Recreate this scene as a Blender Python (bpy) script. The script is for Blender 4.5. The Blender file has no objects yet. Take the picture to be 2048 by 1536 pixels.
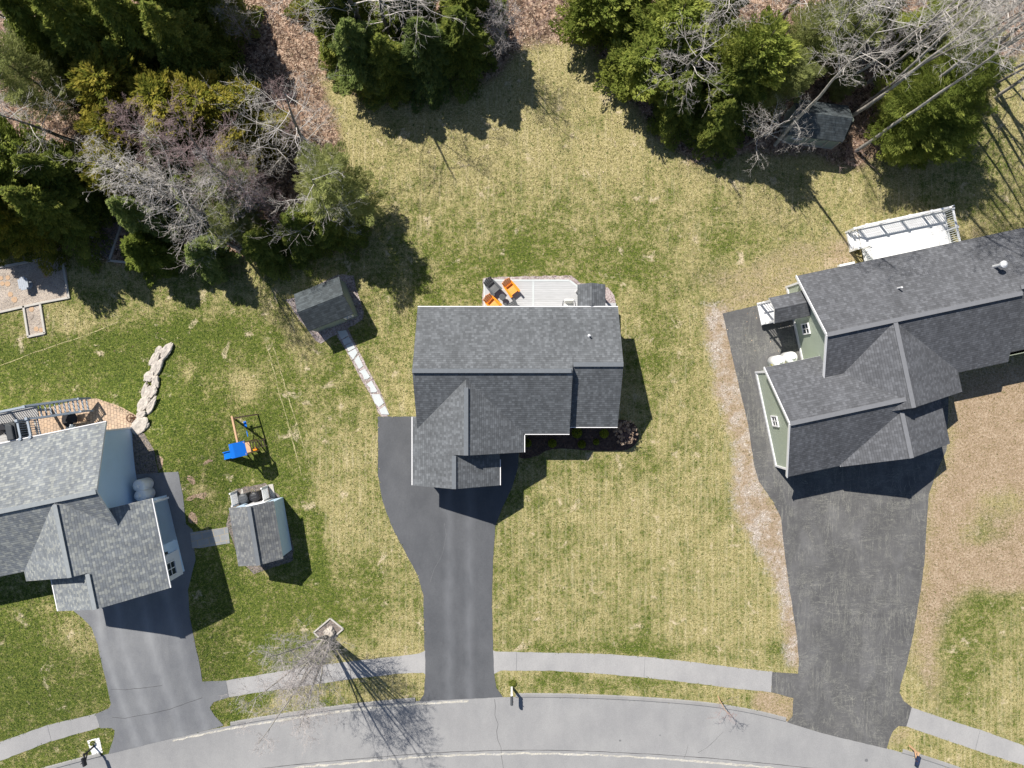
import bpy, math, random
import numpy as np
from mathutils import Vector, Matrix
from mathutils.geometry import delaunay_2d_cdt
R = math.radians
random.seed(7)
C = bpy.context.scene.collection
sc = bpy.context.scene
# ------------------------------------------------------------------ camera, sky, sun, exposure
F, H = 1422.0, 46.0
cam = bpy.data.objects.new('camera', bpy.data.cameras.new('camera')); C.objects.link(cam)
cam.location = (0, 0, H); cam.rotation_euler = (0, 0, 0)
cam.data.sensor_width = 36; cam.data.lens = 25.0; cam.data.clip_end = 2000
sc.camera = cam
SUN_EL, SUN_AZ = 49.0, -38.3          # azimuth clockwise from +Y
w = bpy.data.worlds.new('World'); sc.world = w; w.use_nodes = True
nt = w.node_tree; bg = nt.nodes['Background']
sky = nt.nodes.new('ShaderNodeTexSky'); sky.sky_type = 'NISHITA'; sky.sun_disc = False
sky.sun_elevation = R(SUN_EL); sky.sun_rotation = R(SUN_AZ); sky.ozone_density = 2.2; sky.dust_density = .6
nt.links.new(sky.outputs[0], bg.inputs[0]); bg.inputs[1].default_value = 0.062
sun = bpy.data.objects.new('sun', bpy.data.lights.new('sun', 'SUN')); C.objects.link(sun)
sun.data.energy = 4.9; sun.data.angle = R(0.5); sun.data.color = (1.0, 0.945, 0.85)
sdir = Vector((math.sin(R(SUN_AZ))*math.cos(R(SUN_EL)), math.cos(R(SUN_AZ))*math.cos(R(SUN_EL)), math.sin(R(SUN_EL))))
sun.rotation_euler = sdir.to_track_quat('Z', 'Y').to_euler()
sc.view_settings.view_transform = 'Standard'; sc.view_settings.look = 'None'
sc.view_settings.exposure = 0.62; sc.view_settings.gamma = 1
sc.cycles.max_bounces = 5; sc.cycles.transparent_max_bounces = 4

# ------------------------------------------------------------------ terrain and picture-to-ground helpers
def sstep(a, b, x):
    t = np.clip((x-a)/(b-a), 0, 1); return t*t*(3-2*t)
def gz(x, y):
    return 1.5*sstep(-17.0, -22.4, x)*sstep(1.5, -6.5, y)*sstep(-26.0, -15.0, y)
def P(px, py, z=0.0): return ((px-1024)*(H-z)/F, -(py-768)*(H-z)/F)
def G(px, py):
    z = 0.0
    for _ in range(6):
        x, y = P(px, py, z); z = float(gz(x, y))
    return (x, y, z)

# ------------------------------------------------------------------ materials
class NM:
    def __init__(s, name):
        s.m = bpy.data.materials.new(name); s.m.use_nodes = True; s.t = s.m.node_tree
        s.b = s.t.nodes['Principled BSDF']; s.b.inputs['Specular IOR Level'].default_value = .3
    def n(s, typ, **k):
        nd = s.t.nodes.new(typ)
        for a, v in k.items(): setattr(nd, a, v)
        return nd
    def put(s, inp, v):
        if isinstance(v, bpy.types.NodeSocket): s.t.links.new(v, inp)
        else:
            if isinstance(v, tuple) and len(v) == 3 and len(inp.default_value) == 4: v = v+(1,)
            inp.default_value = v
    def math(s, op, a, b=0.0, c=0.0, clamp=False):
        nd = s.n('ShaderNodeMath', operation=op, use_clamp=clamp)
        s.put(nd.inputs[0], a); s.put(nd.inputs[1], b); s.put(nd.inputs[2], c); return nd.outputs[0]
    def co(s, kind='Object'): return s.n('ShaderNodeTexCoord').outputs[kind]
    def mapv(s, v, scale=(1, 1, 1), rot=(0, 0, 0), loc=(0, 0, 0)):
        nd = s.n('ShaderNodeMapping'); s.put(nd.inputs[0], v)
        nd.inputs['Scale'].default_value = scale; nd.inputs['Rotation'].default_value = rot; nd.inputs['Location'].default_value = loc
        return nd.outputs[0]
    def noise(s, v, scale, detail=2, rough=.5, dist=0, out='Fac'):
        nd = s.n('ShaderNodeTexNoise'); s.put(nd.inputs['Vector'], v); nd.inputs['Scale'].default_value = scale
        nd.inputs['Detail'].default_value = detail; nd.inputs['Roughness'].default_value = rough; nd.inputs['Distortion'].default_value = dist
        return nd.outputs[out]
    def vor(s, v, scale, out='Color', feature='F1'):
        nd = s.n('ShaderNodeTexVoronoi', feature=feature); s.put(nd.inputs['Vector'], v); nd.inputs['Scale'].default_value = scale
        return nd.outputs[out]
    def ramp(s, f, stops, interp='LINEAR'):
        nd = s.n('ShaderNodeValToRGB'); s.put(nd.inputs[0], f); cr = nd.color_ramp; cr.interpolation = interp
        while len(cr.elements) < len(stops): cr.elements.new(.5)
        for e, (p, c) in zip(cr.elements, stops):
            e.position = p; e.color = (c if isinstance(c, tuple) else (c, c, c))+(1,)
        return nd.outputs[0]
    def mix(s, f, a, b, typ='MIX'):
        nd = s.n('ShaderNodeMix', data_type='RGBA', blend_type=typ)
        s.put(nd.inputs[0], f); s.put(nd.inputs[6], a); s.put(nd.inputs[7], b); return nd.outputs[2]
    def mr(s, v, a, b, c=0.0, d=1.0):
        nd = s.n('ShaderNodeMapRange', clamp=True); s.put(nd.inputs[0], v)
        for i, q in enumerate((a, b, c, d)): s.put(nd.inputs[1+i], q)
        return nd.outputs[0]
    def sep(s, v):
        nd = s.n('ShaderNodeSeparateXYZ'); s.put(nd.inputs[0], v); return nd.outputs
    def comb(s, x, y, z=0.0):
        nd = s.n('ShaderNodeCombineXYZ'); s.put(nd.inputs[0], x); s.put(nd.inputs[1], y); s.put(nd.inputs[2], z); return nd.outputs[0]
    def attr(s, name, out='Color'):
        nd = s.n('ShaderNodeAttribute', attribute_name=name); return nd.outputs[out]
    def done(s, col, rough=.85, bump=None, strength=.3, dist=.02, **k):
        s.put(s.b.inputs['Base Color'], col); s.put(s.b.inputs['Roughness'], rough)
        if bump is not None:
            nd = s.n('ShaderNodeBump'); nd.inputs['Strength'].default_value = strength; nd.inputs['Distance'].default_value = dist
            s.put(nd.inputs['Height'], bump); s.t.links.new(nd.outputs[0], s.b.inputs['Normal'])
        for a, v in k.items(): s.b.inputs[a].default_value = v
        return s.m

def paint(name, col, rough=.6, var=.12, scale=3, **k):
    q = NM(name); f = q.noise(q.co(), scale, 4, .6)
    lo = tuple(c*(1-var) for c in col); hi = tuple(min(1, c*(1+var)) for c in col)
    return q.done(q.mix(f, lo, hi), rough, f, .08, .01, **k)

def shingle(name, base, spread, warm=0.0, tab=.27, course=.145):
    """asphalt shingles laid in UV metres: u along the eave, v up the slope"""
    q = NM(name); uv = q.sep(q.co('UV'))
    vv = q.math('DIVIDE', uv[1], course); row = q.math('FLOOR', vv); fv = q.math('SUBTRACT', vv, row)
    rn = q.n('ShaderNodeTexWhiteNoise', noise_dimensions='1D'); q.put(rn.inputs['W'], row)
    uu = q.math('ADD', q.math('DIVIDE', uv[0], tab), q.math('MULTIPLY', rn.outputs[0], 7.0)); cell = q.math('FLOOR', uu); fu = q.math('SUBTRACT', uu, cell)
    wn = q.n('ShaderNodeTexWhiteNoise', noise_dimensions='2D'); q.put(wn.inputs['Vector'], q.comb(cell, row))
    r = wn.outputs[0]
    def t(k, wm=0): return tuple(base[i]*k*(1+(wm*(.25, .12, -.22)[i])) for i in range(3))
    tone = q.ramp(r, [(0, t(1-spread)), (.35, t(1-spread*.4)), (.62, t(1+spread*.15, warm*.5)), (.80, t(1+spread*.7, warm)), (1, t(1+spread*1.5, warm))])
    big = q.noise(q.co(), .5, 3, .6); grit = q.noise(q.co(), 60, 2, .6)
    tone = q.mix(1.0, tone, q.ramp(big, [(.25, .86), (.75, 1.1)]), 'MULTIPLY')
    tone = q.mix(1.0, tone, q.ramp(grit, [(.2, .88), (.8, 1.12)]), 'MULTIPLY')
    stk = q.noise(q.mapv(q.co('UV'), (2.2, .25, 1)), 1.0, 4, .6); tone = q.mix(1.0, tone, q.ramp(stk, [(.32, .86), (.68, 1.10)]), 'MULTIPLY')
    butt = q.mr(fv, 0.0, .25, .62, 1.0)
    tone = q.mix(1.0, tone, butt, 'MULTIPLY')
    slot = q.mr(q.math('ABSOLUTE', q.math('SUBTRACT', fu, .5)), .44, .5, 1, .75)
    tone = q.mix(1.0, tone, slot, 'MULTIPLY')
    hgt = q.math('ADD', q.math('MULTIPLY', q.math('SUBTRACT', 1.0, fv), 1.0), q.math('MULTIPLY', r, .5))
    return q.done(tone, .82, hgt, .6, .015)

def siding(name, col, lap=.11, vertical=False):
    q = NM(name); s = q.sep(q.co()); z = s[2]
    f = q.math('FRACT', q.math('DIVIDE', z, lap))
    n = q.noise(q.co(), 1.2, 3, .6)
    c = q.mix(n, tuple(k*.93 for k in col), tuple(k*1.06 for k in col))
    c = q.mix(1.0, c, q.mr(f, 0, .12, .72, 1.0), 'MULTIPLY')
    return q.done(c, .6, f, .5, .02)

def asphalt(name, lo, hi, worn=0.0, tracks=(), rot=0, tw=.45):
    q = NM(name); o = q.co(); s = q.sep(o)
    big = q.noise(o, .35, 4, .6); mid = q.noise(q.mapv(o, (1.3, .6, 1)), .8, 5, .65); fine = q.noise(o, 28, 3, .7)
    f = q.math('ADD', q.math('MULTIPLY', big, .5), q.math('MULTIPLY', mid, .5))
    c = q.mix(q.mr(f, .35, .65), lo, hi)
    c = q.mix(1.0, c, q.ramp(fine, [(.25, .84), (.75, 1.16)]), 'MULTIPLY')
    sp = q.vor(o, 30, 'Color'); c = q.mix(.22, c, q.mix(1.0, c, q.ramp(sp, [(.0, .75), (1, 1.3)]), 'MULTIPLY'))
    if tracks:
        s2 = q.sep(q.mapv(o, (1, 1, 1), (0, 0, R(rot)))); wob = q.math('MULTIPLY', q.math('SUBTRACT', big, .5), .8)
        acc = None
        for t_, k_ in tracks:
            d_ = q.math('ABSOLUTE', q.math('SUBTRACT', q.math('ADD', s2[0], wob), t_)); b_ = q.math('MULTIPLY', q.math('SMOOTH_MIN', q.mr(d_, 0, tw, 1, 0), 1.0, .1), k_)
            acc = b_ if acc is None else q.math('MAXIMUM', acc, b_)
        c = q.mix(q.math('MULTIPLY', acc, q.mr(mid, .3, .6, .5, 1)), c, tuple(k*1.45 for k in hi))
    if worn:
        for sc1, di, wd_, st_ in (((1.0, 1.6, 1), 1.6, .010, .55), ((1.6, .8, 1), 1.2, .008, .5), ((.6, 2.6, 1), .8, .012, .7), ((3.2, .35, 1), .5, .016, .6)):
            w4 = q.noise(q.mapv(o, sc1, (0, 0, .2*di), (7*di, 3, 0)), .7, 6, .72, di); a4 = q.mr(q.math('ABSOLUTE', q.math('SUBTRACT', w4, .5)), 0, wd_, 1, 0)
            gt = q.mr(q.noise(o, .5+di*.1, 4, .6), .44, .58); c = q.mix(q.math('MULTIPLY', q.math('MULTIPLY', a4, gt), st_*worn), c, tuple(k*2.7 for k in hi[:2])+(hi[2]*2.3,))
        dust = q.noise(q.mapv(o, (1, .5, 1)), .5, 6, .75, .5); c = q.mix(q.math('MULTIPLY', q.mr(dust, .48, .68), .35), c, tuple(k*1.9 for k in hi))
    return q.done(c, .88, fine, .35, .01)

def gravel(name, cols, scale=14):
    q = NM(name); o = q.co(); v = q.vor(o, scale, 'Color'); r = q.sep(v)[0]
    n = len(cols); c = q.ramp(r, [(i/(n-1), cols[i]) for i in range(n)])
    big = q.noise(o, 1.1, 3); c = q.mix(1.0, c, q.ramp(big, [(.3, .82), (.7, 1.12)]), 'MULTIPLY')
    return q.done(c, .9, q.vor(o, scale, 'Distance'), .9, .03)

def leafmat(name, stops, trans=.48, hue=.0):
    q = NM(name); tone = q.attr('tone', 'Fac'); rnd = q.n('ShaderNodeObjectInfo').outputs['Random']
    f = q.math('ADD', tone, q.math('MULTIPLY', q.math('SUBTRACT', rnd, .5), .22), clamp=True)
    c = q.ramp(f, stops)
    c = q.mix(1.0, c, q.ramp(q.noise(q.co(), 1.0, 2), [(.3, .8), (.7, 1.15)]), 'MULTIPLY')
    d = q.n('ShaderNodeBsdfDiffuse'); q.put(d.inputs[0], c); t = q.n('ShaderNodeBsdfTranslucent'); q.put(t.inputs[0], c)
    mx = q.n('ShaderNodeMixShader'); mx.inputs[0].default_value = trans
    q.t.links.new(d.outputs[0], mx.inputs[1]); q.t.links.new(t.outputs[0], mx.inputs[2])
    q.t.links.new(mx.outputs[0], q.t.nodes['Material Output'].inputs[0])
    return q.m

def bark(name, lo, hi):
    q = NM(name); o = q.co(); n = q.noise(q.mapv(o, (3, 3, 1)), 3, 5, .7)
    return q.done(q.ramp(n, [(.3, lo), (.7, hi)]), .9, n, .5, .02)

M = {}
M['roof_c'] = shingle('roof_slate_shingle', (.112, .120, .131), .21, 0, .17)
M['roof_r'] = shingle('roof_charcoal_shingle', (.101, .105, .117), .20, 0, .17)
M['roof_l'] = shingle('roof_blended_shingle', (.190, .208, .230), .24, .34, .17)
M['roof_s'] = shingle('shed_shingle', (.062, .074, .082), .22, 0, .2)
M['roof_s2'] = shingle('shed_blended_shingle', (.15, .158, .17), .22, .25, .17)
M['cap'] = paint('ridge_cap', (.135, .148, .165), .85, .2, 6)
M['cap_l'] = paint('ridge_cap_light', (.23, .25, .265), .85, .2, 6)
M['cap_r'] = paint('ridge_cap_grey', (.165, .17, .185), .85, .15, 6)
M['white'] = paint('white_trim', (.72, .72, .74), .45, .05)
M['pvc'] = paint('white_vinyl', (.76, .76, .77), .4, .04)
M['side_c'] = siding('siding_cream', (.52, .52, .50))
M['side_r'] = siding('siding_sage', (.40, .455, .37))
M['side_l'] = siding('siding_pale_blue', (.56, .72, .90))
M['side_s'] = siding('shed_siding_green', (.24, .29, .26), .18)
M['glass'] = paint('window_glass', (.03, .04, .05), .08, .1, 2)
M['garage'] = paint('garage_door_white', (.62, .62, .62), .5, .05)
M['concrete'] = paint('concrete_base', (.38, .37, .35), .9, .12, 4)
M['drive_c'] = asphalt('driveway_asphalt', (.070, .074, .083), (.100, .104, .114), tracks=((-4.1, .6), (-2.75, .6)))
M['drive_l'] = asphalt('driveway_asphalt_aged', (.135, .14, .155), (.19, .195, .205), tracks=((-28.4, .55), (-27.1, .5), (-25.4, .5), (-24.0, .45)), rot=-12)
M['drive_r'] = asphalt('driveway_asphalt_scuffed', (.070, .070, .073), (.106, .105, .107), worn=1.0)
M['road'] = asphalt('road_asphalt', (.225, .225, .232), (.280, .279, .282))
M['walk'] = asphalt('sidewalk_asphalt', (.262, .26, .266), (.335, .33, .33))
M['berm'] = asphalt('berm_asphalt', (.21, .208, .21), (.28, .276, .275))
M['sand'] = gravel('road_sand', [(.40, .385, .35), (.47, .445, .39), (.36, .355, .35)], 9)
M['crack'] = paint('crack_filler', (.07, .07, .075), .9, .3, 9)
M['tire'] = asphalt('tyre_worn_band', (.125, .128, .138), (.165, .168, .175))
M['gravel'] = gravel('crushed_stone', [(.20, .15, .16), (.34, .28, .28), (.45, .39, .37), (.26, .20, .20), (.50, .46, .44)])
M['pea'] = gravel('pea_gravel', [(.26, .22, .19), (.36, .31, .27), (.42, .36, .30), (.30, .27, .25)], 16)
M['darkgravel'] = gravel('dark_gravel', [(.08, .075, .07), (.18, .15, .13), (.24, .20, .18), (.10, .10, .11)], 14)
M['mulch'] = gravel('bark_mulch', [(.045, .028, .022), (.09, .055, .045), (.065, .042, .035), (.13, .085, .06)], 11)
M['stone'] = paint('granite_boulder', (.43, .39, .35), .9, .6, 6)
M['flag'] = paint('bluestone_flag', (.46, .49, .50), .8, .12, 2)
M['orangestone'] = paint('tan_stepping_stone', (.42, .29, .19), .9, .2, 6)
M['timber'] = paint('weathered_timber', (.42, .40, .37), .85, .25, 5)
M['wood'] = paint('cedar_beam', (.52, .33, .20), .75, .2, 5)
M['spool'] = paint('grey_cable_wood', (.34, .37, .42), .8, .2, 8)
M['blue'] = paint('blue_plastic', (.005, .15, .62), .35, .08)
M['bluetarp'] = paint('blue_canopy', (.004, .13, .56), .55, .1, 3)
M['orange'] = paint('orange_plastic', (.80, .25, .01), .4, .1)
M['blackp'] = paint('black_plastic', (.022, .022, .026), .45, .2)
M['greyp'] = paint('grey_plastic', (.07, .075, .082), .5, .15)
M['cover'] = paint('grill_cover', (.045, .05, .056), .6, .3, 4)
M['metal'] = paint('vent_metal', (.55, .56, .58), .35, .1)
M['tank'] = paint('white_tank', (.80, .80, .80), .35, .04)
M['yellow'] = paint('tank_label', (.45, .38, .08), .5, .1)
M['rust'] = paint('rusty_iron', (.10, .05, .03), .9, .3, 9)
M['navy'] = paint('navy_mailbox', (.012, .022, .06), .5, .2)
M['slateblue'] = paint('blue_grey_boards', (.23, .33, .50), .6, .1)
M['deckgrey'] = paint('grey_rail', (.27, .31, .36), .55, .08)
M['cushion'] = paint('white_cushion', (.72, .72, .70), .9, .05)

def boards(name, col, wdt, axis=1, gap=.05, var=.08):
    q = NM(name); s = q.sep(q.co()); a = q.math('DIVIDE', s[axis], wdt); fl = q.math('FLOOR', a); fr = q.math('SUBTRACT', a, fl)
    wn = q.n('ShaderNodeTexWhiteNoise', noise_dimensions='1D'); q.put(wn.inputs['W'], fl)
    c = q.mix(wn.outputs[0], tuple(k*(1-var) for k in col), tuple(k*(1+var) for k in col))
    n = q.noise(q.mapv(q.co(), (1, 9, 1) if axis == 1 else (9, 1, 1)), 1.5, 4, .6); c = q.mix(1.0, c, q.ramp(n, [(.3, .9), (.7, 1.07)]), 'MULTIPLY')
    edge = q.mr(q.math('ABSOLUTE', q.math('SUBTRACT', fr, .5)), .5-gap*1.6, .5-gap*.6, 1, .45)
    return q.done(q.mix(1.0, c, edge, 'MULTIPLY'), .6, edge, .4, .01)
M['patio'] = boards('patio_boards', (.41, .415, .43), .14, 1, .03, .05)
M['deckwhite'] = boards('white_deck_boards', (.74, .74, .76), .14, 1, .03, .03)
M['deckl'] = boards('grey_deck_boards', (.38, .37, .36), .14, 1)
def brick(name, c1, c2, mort, bw, bh, rot=0):
    q = NM(name); nd = q.n('ShaderNodeTexBrick'); q.put(nd.inputs['Vector'], q.mapv(q.co(), (1, 1, 1), (0, 0, R(rot))))
    for k, v in (('Color1', c1), ('Color2', c2), ('Mortar', mort)): nd.inputs[k].default_value = v+(1,)
    nd.inputs['Scale'].default_value = 1; nd.inputs['Mortar Size'].default_value = .012; nd.inputs['Brick Width'].default_value = bw; nd.inputs['Row Height'].default_value = bh
    n = q.noise(q.co(), 2, 4, .6)
    return q.done(q.mix(1.0, nd.outputs[0], q.ramp(n, [(.3, .85), (.7, 1.1)]), 'MULTIPLY'), .9, nd.outputs[1], -.3, .01)
M['paver'] = brick('tan_pavers', (.46, .33, .23), (.36, .27, .20), (.13, .10, .08), .24, .19, 78)
M['slab'] = brick('grey_slabs', (.29, .295, .30), (.25, .26, .27), (.40, .32, .20), .62, .42, -10)

# foliage
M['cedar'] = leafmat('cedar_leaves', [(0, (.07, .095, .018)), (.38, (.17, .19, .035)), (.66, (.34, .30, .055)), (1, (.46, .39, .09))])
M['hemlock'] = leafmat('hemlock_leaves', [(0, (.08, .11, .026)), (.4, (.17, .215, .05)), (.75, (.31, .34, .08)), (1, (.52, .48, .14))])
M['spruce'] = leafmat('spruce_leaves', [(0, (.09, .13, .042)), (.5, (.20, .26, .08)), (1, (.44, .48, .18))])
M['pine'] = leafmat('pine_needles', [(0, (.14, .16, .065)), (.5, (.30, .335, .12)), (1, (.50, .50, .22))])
M['bright'] = leafmat('bright_leaves', [(0, (.08, .105, .018)), (.5, (.19, .24, .052)), (1, (.42, .45, .11))])
M['boxwood'] = leafmat('boxwood_leaves', [(0, (.13, .16, .02)), (.5, (.26, .30, .04)), (1, (.42, .46, .08))])
M['bloom'] = leafmat('dried_blooms', [(0, (.42, .30, .23)), (.5, (.68, .54, .44)), (1, (.82, .72, .62))])
M['bark'] = bark('bark_grey', (.10, .09, .08), (.26, .24, .22))
M['birch'] = bark('bark_pale', (.22, .20, .18), (.50, .47, .43))
M['barkd'] = bark('bark_dark', (.05, .042, .036), (.12, .10, .085))
M['twig'] = bark('twig_grey', (.30, .27, .265), (.52, .48, .47))
M['twigr'] = bark('twig_red', (.24, .165, .16), (.42, .32, .32))
M['twigp'] = bark('twig_pale', (.40, .365, .34), (.70, .66, .62))
q = NM('leaf_litter_flakes'); f = q.attr('tone', 'Fac')
M['litter'] = q.done(q.ramp(f, [(0, (.12, .08, .05)), (.4, (.27, .18, .12)), (.75, (.45, .33, .24)), (1, (.66, .54, .42))]), .8)
q = NM('grass_tufts'); f = q.attr('tone', 'Fac')
M['tuft'] = q.done(q.ramp(f, [(0, (.035, .06, .010)), (.35, (.085, .115, .022)), (.55, (.21, .19, .08)), (.8, (.36, .30, .16)), (1, (.48, .41, .25))]), .8)

# ------------------------------------------------------------------ mesh building
class MB:
    def __init__(s): s.v = []; s.f = []; s.mi = []; s.uv = {}
    def quad(s, pts, mi=0, uv=None):
        b = len(s.v); s.v += [tuple(p) for p in pts]; s.f.append(tuple(range(b, b+len(pts)))); s.mi.append(mi)
        if uv: s.uv[len(s.f)-1] = uv
    def box(s, c, d, rz=0, mi=0, rx=0, ry=0):
        m = Matrix.Translation(c) @ Matrix.Rotation(rz, 4, 'Z') @ Matrix.Rotation(ry, 4, 'Y') @ Matrix.Rotation(rx, 4, 'X')
        b = len(s.v)
        for x, y, z in ((-1, -1, -1), (1, -1, -1), (1, 1, -1), (-1, 1, -1), (-1, -1, 1), (1, -1, 1), (1, 1, 1), (-1, 1, 1)):
            s.v.append(tuple(m @ Vector((x*d[0]/2, y*d[1]/2, z*d[2]/2))))
        for f in ((0, 3, 2, 1), (4, 5, 6, 7), (0, 1, 5, 4), (1, 2, 6, 5), (2, 3, 7, 6), (3, 0, 4, 7)):
            s.f.append(tuple(b+i for i in f)); s.mi.append(mi)
        return s
    def bar(s, p0, p1, w, h, mi=0):
        p0, p1 = Vector(p0), Vector(p1); d = p1-p0; L = d.length; d.normalize()
        up = Vector((0, 0, 1)) if abs(d.z) < .98 else Vector((1, 0, 0))
        sx = d.cross(up).normalized(); uz = sx.cross(d).normalized(); b = len(s.v)
        for t in (p0, p1):
            for a, c in ((-1, -1), (1, -1), (1, 1), (-1, 1)): s.v.append(tuple(t+sx*(a*w/2)+uz*(c*h/2)))
        for f in ((3, 2, 1, 0), (4, 5, 6, 7), (0, 1, 5, 4), (1, 2, 6, 5), (2, 3, 7, 6), (3, 0, 4, 7)):
            s.f.append(tuple(b+i for i in f)); s.mi.append(mi)
        return s
    def chain(s, pts, rad, n=6, mi=0, cap=True):
        pts = [Vector(p) for p in pts]; b = len(s.v)
        for i, p in enumerate(pts):
            d = (pts[min(i+1, len(pts)-1)]-pts[max(i-1, 0)]).normalized()
            u = d.cross(Vector((.31, .22, .93) if abs(d.z) < .9 else (1, 0, 0))).normalized(); v = d.cross(u)
            for k in range(n):
                a = 2*math.pi*k/n; s.v.append(tuple(p+(u*math.cos(a)+v*math.sin(a))*rad[i]))
        for i in range(len(pts)-1):
            for k in range(n):
                a = b+i*n+k; c = b+i*n+(k+1) % n; s.f.append((a, c, c+n, a+n)); s.mi.append(mi)
        if cap and n > 3:
            s.f.append(tuple(b+k for k in reversed(range(n)))); s.mi.append(mi)
            s.f.append(tuple(b+(len(pts)-1)*n+k for k in range(n))); s.mi.append(mi)
        return s
    def lathe(s, prof, c=(0, 0, 0), n=20, mi=0):
        b = len(s.v)
        for r, z in prof:
            for k in range(n):
                a = 2*math.pi*k/n; s.v.append((c[0]+r*math.cos(a), c[1]+r*math.sin(a), c[2]+z))
        for i in range(len(prof)-1):
            for k in range(n):
                a = b+i*n+k; q_ = b+i*n+(k+1) % n; s.f.append((a, q_, q_+n, a+n)); s.mi.append(mi)
        s.f.append(tuple(b+(len(prof)-1)*n+k for k in range(n))); s.mi.append(mi)
        s.f.append(tuple(b+k for k in reversed(range(n)))); s.mi.append(mi)
        return s
    def prism(s, poly, z0, z1, mi=0):
        b = len(s.v); n = len(poly)
        s.v += [(p[0], p[1], z0) for p in poly]+[(p[0], p[1], z1) for p in poly]
        s.f.append(tuple(b+i for i in reversed(range(n)))); s.f.append(tuple(b+n+i for i in range(n))); s.mi += [mi, mi]
        for i in range(n):
            j = (i+1) % n; s.f.append((b+i, b+j, b+n+j, b+n+i)); s.mi.append(mi)
        return s
    def build(s, name, mats, parent=None, smooth=False):
        me = bpy.data.meshes.new(name); me.from_pydata(s.v, [], s.f)
        if not isinstance(mats, (list, tuple)): mats = [mats]
        for m in mats: me.materials.append(M[m])
        me.polygons.foreach_set('material_index', s.mi)
        if smooth: me.polygons.foreach_set('use_smooth', [True]*len(s.f))
        if s.uv:
            ul = me.uv_layers.new(name='UVMap')
            for fi, uv in s.uv.items():
                for li, c in zip(me.polygons[fi].loop_indices, uv): ul.data[li].uv = c
        me.update()
        o = bpy.data.objects.new(name, me); C.objects.link(o)
        if parent: o.parent = parent
        return o
def islands(m, name, mats, parent):
    par = list(range(len(m.v)))
    def fd(a):
        while par[a] != a: par[a] = par[par[a]]; a = par[a]
        return a
    for f in m.f:
        for i in f[1:]: par[fd(i)] = fd(f[0])
    gs = {}
    for k, f in enumerate(m.f): gs.setdefault(fd(f[0]), []).append(k)
    out = []
    for ks in gs.values():
        n = MB(); mp = {}
        for k in ks:
            for i in m.f[k]:
                if i not in mp: mp[i] = len(n.v); n.v.append(m.v[i])
            n.f.append(tuple(mp[i] for i in m.f[k])); n.mi.append(m.mi[k])
        out.append(n.build(name, mats, parent))
    return out
def bevel(o, w=.01, seg=2):
    m = o.modifiers.new('bevel', 'BEVEL'); m.width = w; m.segments = seg; m.limit_method = 'ANGLE'; return o
def tag(o, label, cat, group=None):
    o['label'] = label; o['category'] = cat
    if group: o['group'] = group
    return o
def thing(name, label, cat, loc=(0, 0, 0), rz=0, group=None):
    o = bpy.data.objects.new(name, None); C.objects.link(o); o.empty_display_size = .3
    o.location = loc; o.rotation_euler = (0, 0, rz); return tag(o, label, cat, group)
def copytree(r, parent=None):
    c = r.copy(); C.objects.link(c)
    if parent: c.parent = parent
    for ch in r.children: copytree(ch, c)
    return c

# ------------------------------------------------------------------ ground sheet with zones
def axis(lo, hi, step, far):
    a = list(np.arange(lo, hi+1e-6, step)); x = hi; s_ = step*2
    while x < far: x += s_; s_ *= 1.5; a.append(x)
    x = lo; s_ = step*2
    while x > -far: x -= s_; s_ *= 1.5; a.insert(0, x)
    return np.array(a)
gx = axis(-38, 38, .16, 700); gy = axis(-28.6, 28.6, .16, 700)
X, Y = np.meshgrid(gx, gy); Z = gz(X, Y)
PX = 1024+X*F/(H-Z); PY = 768-Y*F/(H-Z)
rng = np.random.default_rng(3)
def vnoise(sc_, seed, oct_=4):
    out = np.zeros_like(PX); amp = 1; tot = 0
    for o in range(oct_):
        r_ = np.random.default_rng(seed*17+o); g = r_.random((256, 256)); s_ = sc_/2**o
        x = PX/s_; y = PY/s_; xi = np.floor(x).astype(int); yi = np.floor(y).astype(int); fx = x-xi; fy = y-yi
        fx = fx*fx*(3-2*fx); fy = fy*fy*(3-2*fy); xi %= 256; yi %= 256; x1 = (xi+1) % 256; y1 = (yi+1) % 256
        out += amp*((g[yi, xi]*(1-fx)+g[yi, x1]*fx)*(1-fy)+(g[y1, xi]*(1-fx)+g[y1, x1]*fx)*fy); tot += amp; amp *= .55
    return out/tot
N1, N2, N3 = vnoise(160, 1), vnoise(60, 2), vnoise(22, 3)
WPX = PX+(N2-.5)*46+(N3-.5)*22; WPY = PY+(vnoise(60, 5)-.5)*46+(vnoise(22, 6)-.5)*22
def inpoly(poly, x=None, y=None):
    x = WPX if x is None else x; y = WPY if y is None else y
    c = np.zeros(x.shape, bool); n = len(poly)
    for i in range(n):
        x0, y0 = poly[i]; x1, y1 = poly[(i+1) % n]
        if y0 == y1: continue
        c ^= ((y0 > y) != (y1 > y)) & (x < (x1-x0)*(y-y0)/(y1-y0)+x0)
    return c.astype(float)
def soft(m, k=3):
    for _ in range(k):
        m = (m+np.roll(m, 1, 0)+np.roll(m, -1, 0)+np.roll(m, 1, 1)+np.roll(m, -1, 1))/5
    return m
def blob(cx, cy, rx, ry, p=1.0):
    d = ((WPX-cx)/rx)**2+((WPY-cy)/ry)**2; return np.exp(-d*p)
g = .36+(N1-.5)*.6+(N2-.5)*.45
g = g-.16*sstep(480, 300, PY)*(PX > 560)+.05*sstep(450, 560, PY)*sstep(900, 650, PY)
left = soft(inpoly([(-900, 700), (60, 690), (230, 650), (330, 640), (440, 640), (560, 660), (600, 760), (610, 900), (640, 1040), (665, 1150), (690, 1250), (640, 1330), (460, 1450), (230, 1560), (-900, 1900)]), 5)
g = g*(1-left)+left*(.80+(N1-.5)*.35+(N2-.5)*.35)
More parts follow.
